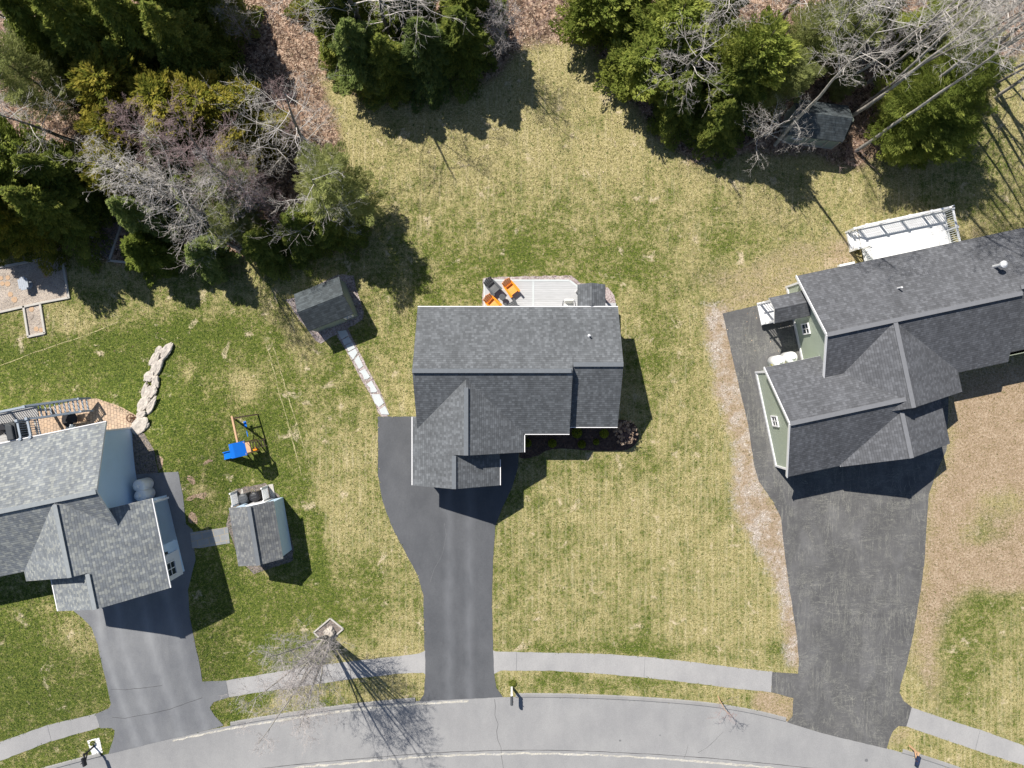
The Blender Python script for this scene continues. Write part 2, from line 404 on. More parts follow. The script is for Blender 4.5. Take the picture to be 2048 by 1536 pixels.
mid = soft(inpoly([(-900, 585), (330, 570), (450, 600), (560, 640), (330, 700), (60, 740), (-900, 760)]), 14); g += mid*.12
for cx, cy, rx, ry, a in ((1080, 520, 150, 60, .30), (870, 590, 60, 110, .22), (1290, 500, 60, 160, .20), (1300, 760, 40, 130, .28), (760, 1230, 80, 60, .25), (700, 700, 60, 120, .2),
        (1165, 560, 70, 30, .25), (1500, 470, 140, 40, .22), (1420, 560, 40, 60, .2), (1240, 920, 160, 40, .22), (1050, 980, 50, 40, .25), (700, 1180, 60, 60, .25),
        (1320, 1300, 260, 12, .25), (1560, 1300, 40, 30, .3), (2000, 1205, 60, 30, .30), (1930, 1260, 50, 40, .22), (1960, 1320, 110, 90, .16), (1900, 1370, 60, 40, .12), (2010, 1060, 60, 40, .25), (1880, 1230, 40, 60, .2), (1960, 330, 70, 80, .35), (1880, 420, 60, 50, .15),
        (100, 1420, 130, 60, .12), (40, 800, 130, 60, .15), (200, 730, 120, 60, .1), (260, 770, 60, 60, .12), (450, 900, 130, 120, .12), (640, 1100, 30, 80, .1),
        (430, 1000, 60, 60, .1), (480, 760, 60, 30, -.35), (485, 775, 16, 30, -.9), (380, 740, 16, 20, -.7), (395, 990, 25, 8, -.8), (150, 650, 60, 25, -.3), (120, 1230, 70, 40, -.22), (150, 1290, 50, 30, -.25),
        (980, 160, 200, 70, -.12), (900, 300, 200, 60, -.06), (1180, 130, 100, 60, .05), (700, 1420, 150, 20, .22), (540, 1440, 100, 20, .25), (1200, 1370, 260, 14, .25)):
    g += a*blob(cx, cy, rx, ry)
brown = soft(inpoly([(1880, 740), (2100, 700), (3500, 600), (3500, 1250), (2050, 1190), (1960, 1160), (1900, 1230), (1850, 1330), (1815, 1345), (1830, 1180), (1850, 1050), (1860, 960), (1890, 900)]), 40)
brown = np.clip(brown+.8*blob(1680, 500, 60, 50)+.5*blob(1640, 560, 60, 25)+.45*blob(1450, 560, 90, 50)+.35*blob(1380, 440, 22, 90)+.5*blob(1950, 470, 60, 30)+.6*blob(1870, 1360, 30, 60)+.4*blob(2000, 1170, 60, 30)+.35*blob(1540, 430, 70, 30)+.45*blob(330, 975, 22, 22), 0, 1)
brown = np.maximum(brown, .55*soft(inpoly([(1410, 560), (1600, 470), (1720, 500), (1720, 560), (1560, 620), (1440, 640)]), 8))
brown = np.clip(brown-.55*blob(2010, 1010, 60, 30)-.6*blob(1960, 1060, 50, 25)+.8*soft(inpoly([(1510, 1372), (1592, 1390), (1590, 1460), (1500, 1420)], PX, PY), 4)+.6*blob(1800, 1470, 20, 30), 0, 1)
grav = soft(inpoly([(1400, 600), (1465, 610), (1495, 740), (1520, 880), (1530, 960), (1580, 1035), (1588, 1100), (1610, 1260), (1620, 1350), (1560, 1342), (1558, 1250), (1540, 1160), (1495, 1060), (1470, 1010), (1455, 900), (1425, 790), (1405, 700)]), 14)
litter = soft(inpoly([(-2500, -2500), (4500, -2500), (4500, 60), (2048, 110), (1950, 180), (1900, 230), (1720, 330), (1560, 310), (1380, 330), (1240, 190), (1200, 110), (1150, 82), (1040, 95), (1000, 150), (900, 160), (760, 190), (700, 190), (640, 130), (655, 210), (690, 300), (700, 400), (690, 480), (520, 520), (420, 500), (380, 530), (230, 540), (180, 510), (120, 500), (-2500, 480)]), 14)
me = bpy.data.meshes.new('ground')
nx, ny = len(gx), len(gy)
me.vertices.add(nx*ny); me.vertices.foreach_set('co', np.stack([X, Y, Z], -1).ravel().astype(np.float32))
i0 = (np.arange(ny-1)[:, None]*nx+np.arange(nx-1)[None]).ravel()
idx = np.stack([i0, i0+1, i0+nx+1, i0+nx], -1).ravel().astype(np.int32)
me.loops.add(len(idx)); me.loops.foreach_set('vertex_index', idx)
me.polygons.add(len(i0)); me.polygons.foreach_set('loop_start', np.arange(0, len(idx), 4, dtype=np.int32)); me.polygons.foreach_set('loop_total', np.full(len(i0), 4, np.int32))
me.update(); me.validate()
zone = np.stack([np.clip(g, 0, 1), litter, grav, brown], -1).reshape(-1, 4).astype(np.float32)
at = me.color_attributes.new('zone', 'FLOAT_COLOR', 'POINT'); at.data.foreach_set('color', zone.ravel())
ZG = np.clip(g, 0, 1); ZL = litter
ground = bpy.data.objects.new('ground', me); C.objects.link(ground); ground['kind'] = 'structure'
q = NM('lawn_ground'); o = q.co(); zc = q.n('ShaderNodeSeparateColor'); q.put(zc.inputs[0], q.attr('zone')); za = q.attr('zone', 'Alpha')
n2 = q.noise(o, 1.1, 4, .65); n3 = q.noise(o, 4.2, 3, .65); n4 = q.noise(o, 6.5, 3, .75); n5 = q.noise(o, 15, 3, .8)
strp = q.noise(q.mapv(o, (2.1, .12, 1)), 1.0, 2, .5)
gsum = q.math('ADD', zc.outputs[0], q.math('MULTIPLY', q.math('SUBTRACT', n2, .5), 1.7))
gsum = q.math('ADD', gsum, q.math('MULTIPLY', q.math('SUBTRACT', n3, .5), 1.8))
gsum = q.math('ADD', gsum, q.math('MULTIPLY', q.math('SUBTRACT', n4, .5), 2.2))
gsum = q.math('ADD', gsum, q.math('MULTIPLY', q.math('SUBTRACT', strp, .5), -.45))
gm = q.mr(gsum, .18, .80)
detail = q.math('ADD', q.math('MULTIPLY', n4, .45), q.math('MULTIPLY', n5, .55))
straw = q.ramp(detail, [(.36, (.095, .085, .028)), (.44, (.205, .185, .07)), (.52, (.355, .305, .145)), (.62, (.61, .52, .305))])
green = q.ramp(detail, [(.36, (.014, .032, .003)), (.44, (.038, .066, .006)), (.52, (.088, .118, .015)), (.62, (.24, .245, .06))])
c = q.mix(gm, straw, green)
vt = q.n('ShaderNodeTexVoronoi'); q.put(vt.inputs['Vector'], o); vt.inputs['Scale'].default_value = 2.1
sp_ = q.math('MULTIPLY', q.mr(q.math('ADD', vt.outputs['Distance'], q.math('MULTIPLY', q.math('SUBTRACT', n5, .5), .5)), .12, .24, 1, 0), q.mr(q.sep(vt.outputs['Color'])[0], .45, .6))
c = q.mix(q.math('MULTIPLY', sp_, .8), c, q.mix(1.0, green, (.62, .75, .62), 'MULTIPLY'))
ls = q.noise(q.mapv(o, (5.5, .35, 1)), 1.0, 3, .6); c = q.mix(q.math('MULTIPLY', q.mr(ls, .55, .66), q.mr(zc.outputs[0], .35, .6, .22, 0)), c, (.60, .51, .36))
sn = q.math('SINE', q.math('ADD', q.math('MULTIPLY', q.sep(o)[0], 14.6), q.math('MULTIPLY', n2, 2.5)))
sgate = q.math('MULTIPLY', q.math('MULTIPLY', q.mr(zc.outputs[0], .45, .6, 1, 0), q.mr(n3, .42, .62)), q.mr(q.sep(o)[1], -5.0, -1.0, 1.0, .25)); c = q.mix(q.math('MULTIPLY', q.mr(sn, .3, 1.0, 0, .26), sgate), c, (.66, .56, .38))
dry = q.noise(o, .8, 5, .7, .4); c = q.mix(q.math('MULTIPLY', q.mr(dry, .60, .68), .75), c, q.ramp(n4, [(.35, (.34, .27, .17)), (.6, (.62, .52, .38))]))
bsoil = q.ramp(q.math('ADD', detail, q.math('MULTIPLY', q.math('SUBTRACT', n2, .5), .25)), [(.34, (.11, .075, .042)), (.43, (.225, .158, .10)), (.53, (.34, .255, .175)), (.66, (.52, .43, .32))])
bm = q.mr(q.math('ADD', q.math('ADD', za, q.math('MULTIPLY', q.math('SUBTRACT', n2, .5), .9)), q.math('MULTIPLY', q.math('SUBTRACT', n4, .5), 1.6)), .25, .95)
c = q.mix(bm, c, bsoil)
vr = q.sep(q.vor(o, 20, 'Color')); gr = q.ramp(vr[0], [(0, (.25, .20, .165)), (.4, (.36, .31, .265)), (.8, (.44, .39, .35)), (1, (.62, .59, .55))]); gr = q.mix(1.0, gr, q.ramp(n3, [(.35, .8), (.65, 1.15)]), 'MULTIPLY'); gr = q.mix(q.mr(n2, .44, .58, .85, .15), gr, bsoil)
c = q.mix(q.mr(q.math('ADD', q.math('ADD', zc.outputs[2], q.math('MULTIPLY', q.math('SUBTRACT', n2, .5), 1.0)), q.math('MULTIPLY', q.math('SUBTRACT', n4, .5), 1.6)), .3, .9), c, gr)
vl = q.sep(q.vor(o, 7, 'Color')); lt = q.ramp(vl[0], [(0, (.07, .04, .03)), (.3, (.16, .10, .07)), (.65, (.29, .19, .135)), (1, (.46, .34, .26))])
lt = q.mix(1.0, lt, q.ramp(n2, [(.38, .5), (.6, 1.15)]), 'MULTIPLY')
c = q.mix(q.mr(q.math('ADD', q.math('ADD', zc.outputs[1], q.math('MULTIPLY', q.math('SUBTRACT', n2, .5), .9)), q.math('MULTIPLY', q.math('SUBTRACT', n4, .5), 1.2)), .25, .85), c, lt)
ground.data.materials.append(q.done(c, .95, q.math('ADD', n4, q.math('MULTIPLY', n5, .6)), .9, .06))

# ------------------------------------------------------------------ paved sheets
def densify(pts, step=.35, jit=0.0, close=True):
    out = []; n = len(pts)
    for i in range(n if close else n-1):
        a = pts[i]; b = pts[(i+1) % n]; L = math.hypot(b[0]-a[0], b[1]-a[1]); k = max(1, int(L/step))
        for j in range(k):
            t = j/k; x = a[0]+(b[0]-a[0])*t; y = a[1]+(b[1]-a[1])*t
            if jit: x += random.uniform(-jit, jit); y += random.uniform(-jit, jit)
            out.append((x, y))
    if not close: out.append(pts[-1])
    return out
def smoothpx(pts, it=2, close=False):
    for _ in range(it):
        n = len(pts); o_ = [] if close else [pts[0]]
        for i in range(n if close else n-1):
            a = pts[i]; b = pts[(i+1) % n]
            o_ += [(a[0]*.75+b[0]*.25, a[1]*.75+b[1]*.25), (a[0]*.25+b[0]*.75, a[1]*.25+b[1]*.75)]
        if not close: o_.append(pts[-1])
        pts = o_
    return pts
def sheet(name, pxs, mat, lift, jit=.012, step=.3, world=False, skirt=0):
    w_ = [p if world else G(*p)[:2] for p in pxs]
    poly = densify(w_, step, jit); n = len(poly)
    xs = [p[0] for p in poly]; ys = [p[1] for p in poly]
    xa = np.array([p[0] for p in poly]); ya = np.array([p[1] for p in poly])
    raised = np.any(gz(xa, ya) > .001)
    pts = [Vector(p) for p in poly]
    if raised:
        ggx, ggy = np.meshgrid(np.arange(min(xs), max(xs), .4), np.arange(min(ys), max(ys), .4))
        m_ = inpoly(poly, ggx, ggy) > .5
        d = 1
        pts += [Vector((float(a), float(b))) for a, b in zip(ggx[m_], ggy[m_])]
    vs, es, fs, *_ = delaunay_2d_cdt(pts, [], [list(range(n))], 1, 1e-4)
    m = MB(); m.v = [(v.x, v.y, float(gz(v.x, v.y))+lift) for v in vs]
    for f in fs:
        m.f.append(tuple(f)); m.mi.append(0)
    if skirt:
        b = len(m.v); m.v += [(p[0], p[1], float(gz(p[0], p[1]))+lift) for p in poly]+[(p[0], p[1], float(gz(p[0], p[1]))-.02) for p in poly]
        for i in range(n):
            j = (i+1) % n; m.f.append((b+i, b+n+i, b+n+j, b+j)); m.mi.append(0)
    me_o = m.build(name, mat)
    me_ = me_o.data
    if me_.polygons and sum(p.normal.z for p in me_.polygons) < 0: me_.flip_normals()
    return me_o
def struct(o): o['kind'] = 'structure'; return o
def ribbon(name, pxs, wid, mat, lift, jit=0, h=0.0, world=False):
    w_ = densify([p if world else G(*p)[:2] for p in pxs], .3, jit, False); m = MB(); L = []
    for i, p in enumerate(w_):
        a = w_[max(i-1, 0)]; b = w_[min(i+1, len(w_)-1)]; dx, dy = b[0]-a[0], b[1]-a[1]; l = math.hypot(dx, dy) or 1
        wd = wid*(1+random.uniform(-.35, .35)*(1 if jit else 0)); nx_, ny_ = -dy/l*wd/2, dx/l*wd/2
        z = float(gz(*p)); L.append([(p[0]+nx_, p[1]+ny_, z+lift), (p[0]-nx_, p[1]-ny_, z+lift), (p[0]+nx_*.55, p[1]+ny_*.55, z+lift+h), (p[0]-nx_*.55, p[1]-ny_*.55, z+lift+h)])
    for i in range(len(L)-1):
        a, b = L[i], L[i+1]
        if h:
            m.quad((a[2], a[3], b[3], b[2])); m.quad((a[0], a[2], b[2], b[0])); m.quad((a[3], a[1], b[1], b[3]))
        else: m.quad((a[0], a[1], b[1], b[0]))
    return m.build(name, mat)

road_n = smoothpx([(-900, 2000), (-500, 1780), (-200, 1640), (0, 1568), (100, 1538), (218, 1507), (330, 1478), (448, 1453), (560, 1434), (700, 1414), (850, 1400), (990, 1394), (1100, 1393), (1250, 1398), (1400, 1409), (1500, 1424), (1580, 1444), (1680, 1471), (1776, 1497), (1850, 1518), (1960, 1556), (2150, 1630), (2500, 1790), (2900, 2000)], 2)
road_s = [(x, y+262+abs(x-1024)*.02) for x, y in road_n]
struct(sheet('road', road_n+road_s[::-1], 'road', .008, .0, .8))
def along(pts, x0, x1): return [p for p in pts if x0 <= p[0] <= x1]
def off(pts, d): return [(x, y+d) for x, y in pts]
for a, b in ((-300, 214), (452, 842), (1008, 1574), (1786, 2400)):
    k = struct(ribbon('kerb', off(along(road_n, a, b), -3), .30, 'berm', .006, .0, .06))
struct(ribbon('road_sand', off(along(road_n, 330, 950), 6), .13, 'sand', .014, .02))
seam = [(x, y+100) for x, y in along(road_n, 200, 1760)]
struct(ribbon('road_seam', smoothpx([(430, 1549), (583, 1529), (729, 1516), (890, 1503), (1080, 1499), (1230, 1504), (1372, 1512), (1500, 1523), (1640, 1538)]), .035, 'crack', .013, .01))
struct(ribbon('road_sand', smoothpx([(440, 1556), (583, 1536), (729, 1522), (890, 1510), (1080, 1506), (1230, 1511), (1372, 1520), (1500, 1531), (1600, 1542)]), .12, 'sand', .0125, .04))
struct(ribbon('road_crack', [(989, 1398), (991, 1412), (990, 1430), (996, 1448), (993, 1462), (995, 1478), (1002, 1495), (1003, 1512), (1007, 1540)], .022, 'crack', .012, .012))
M['deadgrass'] = gravel('dead_grass', [(.34, .30, .15), (.24, .24, .09), (.46, .40, .24), (.10, .13, .03)], 13)
for tr_ in ([(533, 690), (548, 740), (560, 790), (572, 830), (585, 880), (603, 950)], [(546, 690), (562, 745), (578, 800), (594, 850), (612, 905)], [(0, 732), (60, 708), (120, 688), (190, 664), (235, 645)]):
    struct(ribbon('mower_track', tr_, .06, 'deadgrass', .012, .03))
M['soil'] = gravel('bare_soil', [(.22, .15, .11), (.30, .21, .15), (.36, .27, .20), (.17, .13, .07)], 13)
for pt_ in ([(372, 996), (392, 988), (410, 983), (414, 990), (405, 1000), (398, 994), (376, 1002)], [(405, 925), (425, 917), (424, 923), (410, 930)], [(312, 908), (325, 912), (326, 935), (316, 940)], [(370, 955), (381, 950), (392, 966), (386, 970)], [(374, 1030), (388, 1020), (398, 1046), (378, 1048)]):
    struct(sheet('soil_patch', smoothpx(pt_, 1, True), 'soil', .008, .05))
for a_, b_ in (((1033, 1304), (1033, 1342)), ((1290, 1313), (1288, 1355)), ((700, 1322), (702, 1358)), ((95, 1450), (103, 1482)), ((1960, 1459), (1950, 1500))):
    struct(ribbon('sidewalk_joint', [a_, b_], .02, 'tire', .0165, .006))
for cx_, cy_, r_ in ((1240, 1481, 3), (1733, 1520, 4), (688, 1448, 2.5), (618, 1446, 2), (1320, 1470, 2)):
    struct(sheet('road_stain', smoothpx([(cx_+r_*random.uniform(.6, 1.3)*math.cos(k_), cy_+r_*.8*random.uniform(.6, 1.3)*math.sin(k_)) for k_ in range(0, 6)], 1, True), 'tire', .012, .01))
struct(ribbon('road_crack', [(1376, 1490), (1372, 1505), (1368, 1516)], .014, 'crack', .012, .012))
struct(ribbon('road_crack', [(1448, 1462), (1430, 1480), (1412, 1496), (1396, 1505)], .014, 'crack', .012, .012))

struct(sheet('sidewalk', [(-200, 1552), (0, 1484), (95, 1450), (192, 1427), (200, 1455), (100, 1483), (0, 1522), (-200, 1590)], 'walk', .012, .02))
struct(sheet('sidewalk', smoothpx([(452, 1361), (520, 1349), (600, 1336), (700, 1322), (800, 1312), (835, 1308), (852, 1300)], 1)+[(852, 1350), (846, 1345), (800, 1347), (700, 1358), (600, 1373), (520, 1384), (458, 1395)], 'walk', .012, .02))
struct(sheet('sidewalk', [(984, 1300), (992, 1303), (1100, 1305), (1200, 1307), (1300, 1314), (1400, 1326), (1480, 1336), (1545, 1343), (1542, 1384), (1480, 1378), (1400, 1368), (1300, 1356), (1200, 1347), (1100, 1341), (1000, 1341), (984, 1350)], 'walk', .012, .02))
struct(sheet('sidewalk', [(1822, 1414), (1880, 1434), (1960, 1459), (2048, 1491), (2250, 1570), (2250, 1620), (2048, 1531), (1960, 1503), (1880, 1476), (1812, 1452)], 'walk', .012, .02))
dc = [(757, 833), (900, 833), (1038, 905), (1036, 935), (1024, 975), (1005, 1015), (991, 1050), (986, 1120), (984, 1200), (986, 1290), (988, 1345), (993, 1375), (1006, 1394), (838, 1402), (848, 1388), (851, 1340), (849, 1240), (848, 1190), (836, 1150), (812, 1105), (786, 1055), (766, 1002), (757, 950)]
struct(sheet('driveway', dc, 'drive_c', .020, .012))
struct(ribbon('driveway_edge', [(757, 833), (757, 950), (766, 1002), (786, 1055), (812, 1105), (836, 1150), (848, 1190), (849, 1240), (851, 1340)], .07, 'drive_c', .010, .02))
struct(ribbon('driveway_crack', [(888, 1045), (893, 1070), (884, 1110), (868, 1140), (860, 1165)], .02, 'tire', .0245, .02))
dr = [(1445, 627), (1640, 580), (1900, 720), (1893, 900), (1872, 945), (1857, 990), (1852, 1060), (1849, 1120), (1841, 1180), (1826, 1270), (1813, 1330), (1801, 1368), (1799, 1385), (1807, 1401), (1823, 1414), (1812, 1453), (1797, 1452), (1786, 1462), (1779, 1478), (1773, 1497), (1640, 1465), (1574, 1444), (1585, 1432), (1586, 1396), (1542, 1384), (1544, 1344), (1596, 1347), (1597, 1315), (1593, 1270), (1579, 1180), (1566, 1085), (1562, 1036), (1545, 1002), (1517, 962), (1508, 930), (1496, 850), (1470, 740)]
struct(sheet('driveway', dr, 'drive_r', .020, .015))
dl = [(250, 950), (310, 946), (357, 943), (366, 990), (372, 1048), (386, 1060), (391, 1120), (376, 1180), (380, 1235), (400, 1330), (405, 1363), (452, 1361), (458, 1394), (428, 1404), (420, 1415), (430, 1432), (448, 1451), (330, 1480), (217, 1508), (228, 1475), (230, 1460), (224, 1456), (201, 1456), (191, 1428), (218, 1416), (222, 1408), (212, 1360), (196, 1290), (184, 1255), (165, 1235), (148, 1222), (130, 1100)]
struct(sheet('driveway', dl, 'drive_l', .020, .012))
struct(ribbon('driveway_crack', [(222, 1378), (250, 1379), (300, 1374), (325, 1370)], .02, 'crack', .026, .012))
struct(ribbon('driveway_crack', [(225, 1434), (250, 1436), (300, 1427), (340, 1418), (375, 1405), (405, 1395)], .024, 'crack', .026, .012))
struct(sheet('paver_path', [(381, 1065), (441, 1056), (456, 1053), (460, 1086), (400, 1096), (385, 1096)], 'slab', .03, .0))
struct(sheet('gravel_bed', [(452, 1050), (470, 978), (530, 966), (560, 992), (588, 1095), (586, 1122), (508, 1148), (480, 1120)], 'darkgravel', .014, .03))
struct(sheet('gravel_bed', [(572, 600), (600, 590), (676, 548), (706, 552), (712, 575), (728, 625), (724, 640), (642, 686), (630, 680)], 'gravel', .010, .04))
struct(sheet('gravel_path', smoothpx([(676, 650), (690, 646), (712, 690), (740, 745), (765, 790), (780, 833), (758, 833), (750, 805), (735, 780), (718, 750), (700, 715), (686, 690), (672, 668)], 1, True), 'gravel', .015, .02))
struct(sheet('gravel_border', [(964, 640), (966, 556), (1030, 553), (1110, 551), (1142, 552), (1162, 566), (1215, 575), (1228, 590), (1236, 640)], 'gravel', .012, .04))
struct(sheet('mulch_bed', smoothpx([(1042, 880), (1036, 915), (1050, 918), (1075, 912), (1095, 900), (1120, 897), (1190, 901), (1240, 902), (1262, 898), (1278, 880), (1275, 850), (1240, 835), (1100, 840)], 2, True), 'mulch', .017, .03))
struct(sheet('gravel_patch', [(0, 531), (130, 512), (140, 598), (83, 608), (88, 672), (55, 676), (49, 614), (0, 626), (-160, 655), (-160, 560)], 'pea', .012, .0))
struct(sheet('gravel_path', [(205, 512), (170, 508), (215, 440), (235, 400), (262, 415), (245, 440), (222, 524)], 'darkgravel', .012, .02))
struct(sheet('patio', [(-120, 845), (60, 825), (165, 797), (195, 797), (245, 815), (275, 832), (282, 848), (268, 858), (230, 990), (-120, 990)], 'paver', .014, .0))
struct(sheet('stone_bed', [(270, 858), (290, 868), (308, 900), (318, 948), (300, 965), (270, 960), (262, 900)], 'darkgravel', .018, .03))

# ------------------------------------------------------------------ houses
def slope(m, p0, p1, p2, p3, th=.14, trim=1):
    """roof slope: p0-p1 eave, p2-p3 top (counter-clockwise from above)"""
    V_ = [Vector(p) for p in (p0, p1, p2, p3)]
    eu = (V_[1]-V_[0]); eu.z = 0; eu.normalize(); n_ = (V_[1]-V_[0]).cross(V_[3]-V_[0]); n_ = n_ if n_.z > 0 else -n_; n_.normalize()
    ev = n_.cross(eu)
    uv = [((v-V_[0]).dot(eu)+50, (v-V_[0]).dot(ev)+50) for v in V_]
    m.quad(V_, 0, uv)
    lo = [v-Vector((0, 0, th)) for v in V_]; m.quad(lo[::-1], trim)
    for i in range(4):
        j = (i+1) % 4; m.quad((V_[i], lo[i], lo[j], V_[j]), trim)
def gable(m, a0, a1, e0, e1, r, ze0, ze1, zr, axis_='u', th=.14, trim=1):
    """ridge along axis from a0 to a1; eaves at cross positions e0 < e1, ridge at r"""
    def pt(a, c, z): return (a, c, z) if axis_ == 'u' else (c, a, z)
    slope(m, pt(a0, e0, ze0), pt(a1, e0, ze0), pt(a1, r, zr), pt(a0, r, zr), th, trim)
    slope(m, pt(a1, e1, ze1), pt(a0, e1, ze1), pt(a0, r, zr), pt(a1, r, zr), th, trim)
def cap(m, p0, p1): m.bar(p0, p1, .25, .045)
def wallblock(m, a0, a1, c0, c1, r, z0, zc0, zc1, zr, axis_='u'):
    def pt(a, c, z): return (a, c, z) if axis_ == 'u' else (c, a, z)
    pr = [(c0, z0), (c1, z0), (c1, zc1), (r, zr), (c0, zc0)]
    A = [pt(a0, c, z) for c, z in pr]; B = [pt(a1, c, z) for c, z in pr]
    m.quad(A[::-1]); m.quad(B)
    for i in (0, 1, 4): j = (i+1) % 5; m.quad((A[i], A[j], B[j], B[i]))
def window(parent, c, wd, ht, face, depth=.05, label=None):
    """face: 'W','E','S' outward direction in the local frame"""
    rz = {'W': math.pi/2, 'E': -math.pi/2, 'S': math.pi, 'N': 0}[face]; t = .075
    def T(x, y, z):
        cs, sn = math.cos(rz), math.sin(rz); return (c[0]+x*cs-y*sn, c[1]+x*sn+y*cs, c[2]+z)
    f = MB()
    for x, z, a, b in ((-wd/2-t/2, 0, t, ht+2*t), (wd/2+t/2, 0, t, ht+2*t), (0, ht/2+t/2, wd, t), (0, -ht/2-t/2, wd, t), (0, 0, .045, ht), (0, .0, wd, .05)):
        dd = depth+.03 if a != .045 and b != .05 else depth
        f.box(T(x, dd/2, z), (a, dd, b) if b != .05 else (a, dd-.004, b), rz)
    fo = f.build('window', 'white', parent)
    p = MB(); p.box(T(0, .012, 0), (wd, .02, ht), rz); p.build('pane', 'glass', fo)
    return fo
def gutter(m, p0, p1, w_=.05, h_=.09): m.bar(p0, p1, w_, h_)

# centre house (plan aligned with the world axes)
h = thing('house', 'dark slate shingled house in the middle between the other two, with orange chairs behind', 'house')
m = MB(); slope(m, (3.5, 4.68, 2.75), (-5.74, 4.68, 2.75), (-5.74, .78, 5.10), (3.5, .78, 5.10))
slope(m, (6.45, 4.68, 2.75), (3.5, 4.68, 2.75), (3.5, 1.13, 4.889), (6.45, 1.13, 4.889))
slope(m, (-5.74, -3.01, 2.75), (3.5, -3.01, 2.75), (3.5, .78, 5.10), (-5.74, .78, 5.10))
slope(m, (3.5, -2.60, 2.57), (6.45, -2.60, 2.57), (6.45, 1.13, 4.889), (3.5, 1.13, 4.889))
s_ = (4.79-2.75)/3.38
slope(m, (-6.04, -2.0, 2.75), (-6.04, -4.15, 2.75), (-2.66, -4.15, 4.79), (-2.66, -2.0, 4.79))
slope(m, (-5.6, .25, 2.75+.44*s_), (-5.6, -2.0, 2.75+.44*s_), (-2.66, -2.0, 4.79), (-2.66, .25, 4.79))
slope(m, (.72, -4.15, 2.75), (.72, -2.9, 2.75), (-2.66, -2.9, 4.79), (-2.66, -4.15, 4.79))
slope(m, (.60, -2.9, 2.82), (.60, .25, 2.82), (-2.66, .25, 4.79), (-2.66, -2.9, 4.79))
slope(m, (-6.04, -4.15, 2.75), (-6.04, -6.16, 2.75), (-3.40, -6.16, 4.345), (-3.40, -4.15, 4.345))
slope(m, (-.76, -6.16, 2.75), (-.76, -4.15, 2.75), (-3.40, -4.15, 4.345), (-3.40, -6.16, 4.345))
roof = m.build('roof', ['roof_c', 'white'], h)
k = MB(); cap(k, (-5.74, .76, 5.12), (3.42, .76, 5.12)); cap(k, (3.55, 1.13, 4.90), (6.44, 1.13, 4.90)); cap(k, (-2.66, -.2, 4.81), (-2.66, -4.14, 4.81)); cap(k, (-3.40, -4.2, 4.36), (-3.40, -6.15, 4.36)); k.build('ridge_cap', 'cap', roof)
k = MB(); gutter(k, (-5.74, 4.72, 2.68), (6.45, 4.72, 2.68)); gutter(k, (.78, -3.06, 2.66), (3.5, -3.06, 2.66)); gutter(k, (3.5, -2.65, 2.48), (6.45, -2.65, 2.48)); gutter(k, (-6.09, -2.0, 2.66), (-6.09, -6.16, 2.66)); gutter(k, (.77, -3.12, 2.66), (.77, -4.15, 2.66)); gutter(k, (-.71, -4.6, 2.66), (-.71, -6.16, 2.66)); islands(k, 'gutter', 'white', h)
m = MB(); wallblock(m, -5.42, 3.3, -2.72, 4.38, .78, 0, 2.72, 2.72, 4.92); wallblock(m, 3.3, 6.12, -2.3, 4.36, 1.13, 0, 2.55, 2.70, 4.70)
wallblock(m, -5.85, -2.72, -5.72, -.95, -3.4, 0, 2.73, 2.73, 4.15, 'v'); wallblock(m, -3.85, -2.7, -.95, .42, -.95, 0, 3.6, 2.75, 3.62, 'v')
m.build('wall', 'side_c', h)
m = MB()
for i in range(5): m.box((-3.4, -5.90-.004*(i % 2), .22+i*.44), (4.3, .06, .42))
m.build('garage_door', 'garage', h)
m = MB(); m.box((1.2, -2.76, 1.02), (.95, .06, 2.04)); d_ = m.build('door', 'navy', h)
window(h, (4.7, -2.30, 1.5), 1.5, 1.1, 'S'); window(h, (2.4, -2.72, 1.5), 1.1, 1.1, 'S'); window(h, (-2.0, 4.38, 1.5), 1.6, 1.1, 'N')
m = MB(); m.chain([(4.57, 2.85, 3.8), (4.57, 2.85, 4.22)], [.045, .045], 10); m.lathe([(.10, 0), (.06, .04)], (4.57, 2.85, 3.93), 12); m.build('vent_pipe', 'metal', h)
# low gabled rear porch roof
m = MB(); slope(m, (4.02, 6.10, 2.45), (4.02, 4.75, 2.45), (4.85, 4.75, 2.80), (4.85, 6.15, 2.80), .12, 0); slope(m, (5.72, 4.75, 2.45), (5.72, 6.10, 2.45), (4.85, 6.15, 2.80), (4.85, 4.75, 2.80), .12, 0)
m.build('porch_roof', 'roof_c', h)
m = MB()
for x in (4.15, 5.6): m.box((x, 5.95, 1.17), (.12, .12, 2.34))
islands(m, 'porch_post', 'white', h)

def shedlike(): pass
# left house
ol = P(265, 855, .76)
h = thing('house', 'house at the left edge with blended light grey shingles and pale blue walls', 'house', (ol[0], ol[1], 0), R(11.7))
zr, ze = 6.5, 4.2; vr, v0, v1 = -3.36, -7.17, .46
m = MB()
slope(m, (.38, v1, ze), (-14, v1, ze), (-14, vr, zr), (.38, vr, zr)); slope(m, (-14, v0, ze), (.38, v0, ze), (.38, vr, zr), (-14, vr, zr))
pb = (6.5-4.2)/4.09
slope(m, (-6.11, -3.4, 4.2), (-6.11, -7.75, 4.2), (-2.03, -7.75, 6.49), (-2.03, -3.4, 6.49))
slope(m, (2.06, -7.75, 4.2), (2.06, -4.48, 4.2), (-2.03, -4.48, 6.49), (-2.03, -7.75, 6.49))
slope(m, (-.06, -4.48, 5.387), (-.06, -3.4, 5.387), (-2.03, -3.4, 6.49), (-2.03, -4.48, 6.49))
zs = 4.2+3.35*.56
slope(m, (-4.64, -7.75, 4.2), (-4.64, -9.85, 4.2), (-1.29, -9.85, zs), (-1.29, -7.75, zs))
slope(m, (2.06, -9.85, 4.2), (2.06, -7.75, 4.2), (-1.29, -7.75, zs), (-1.29, -9.85, zs))
roof = m.build('roof', ['roof_l', 'white'], h)
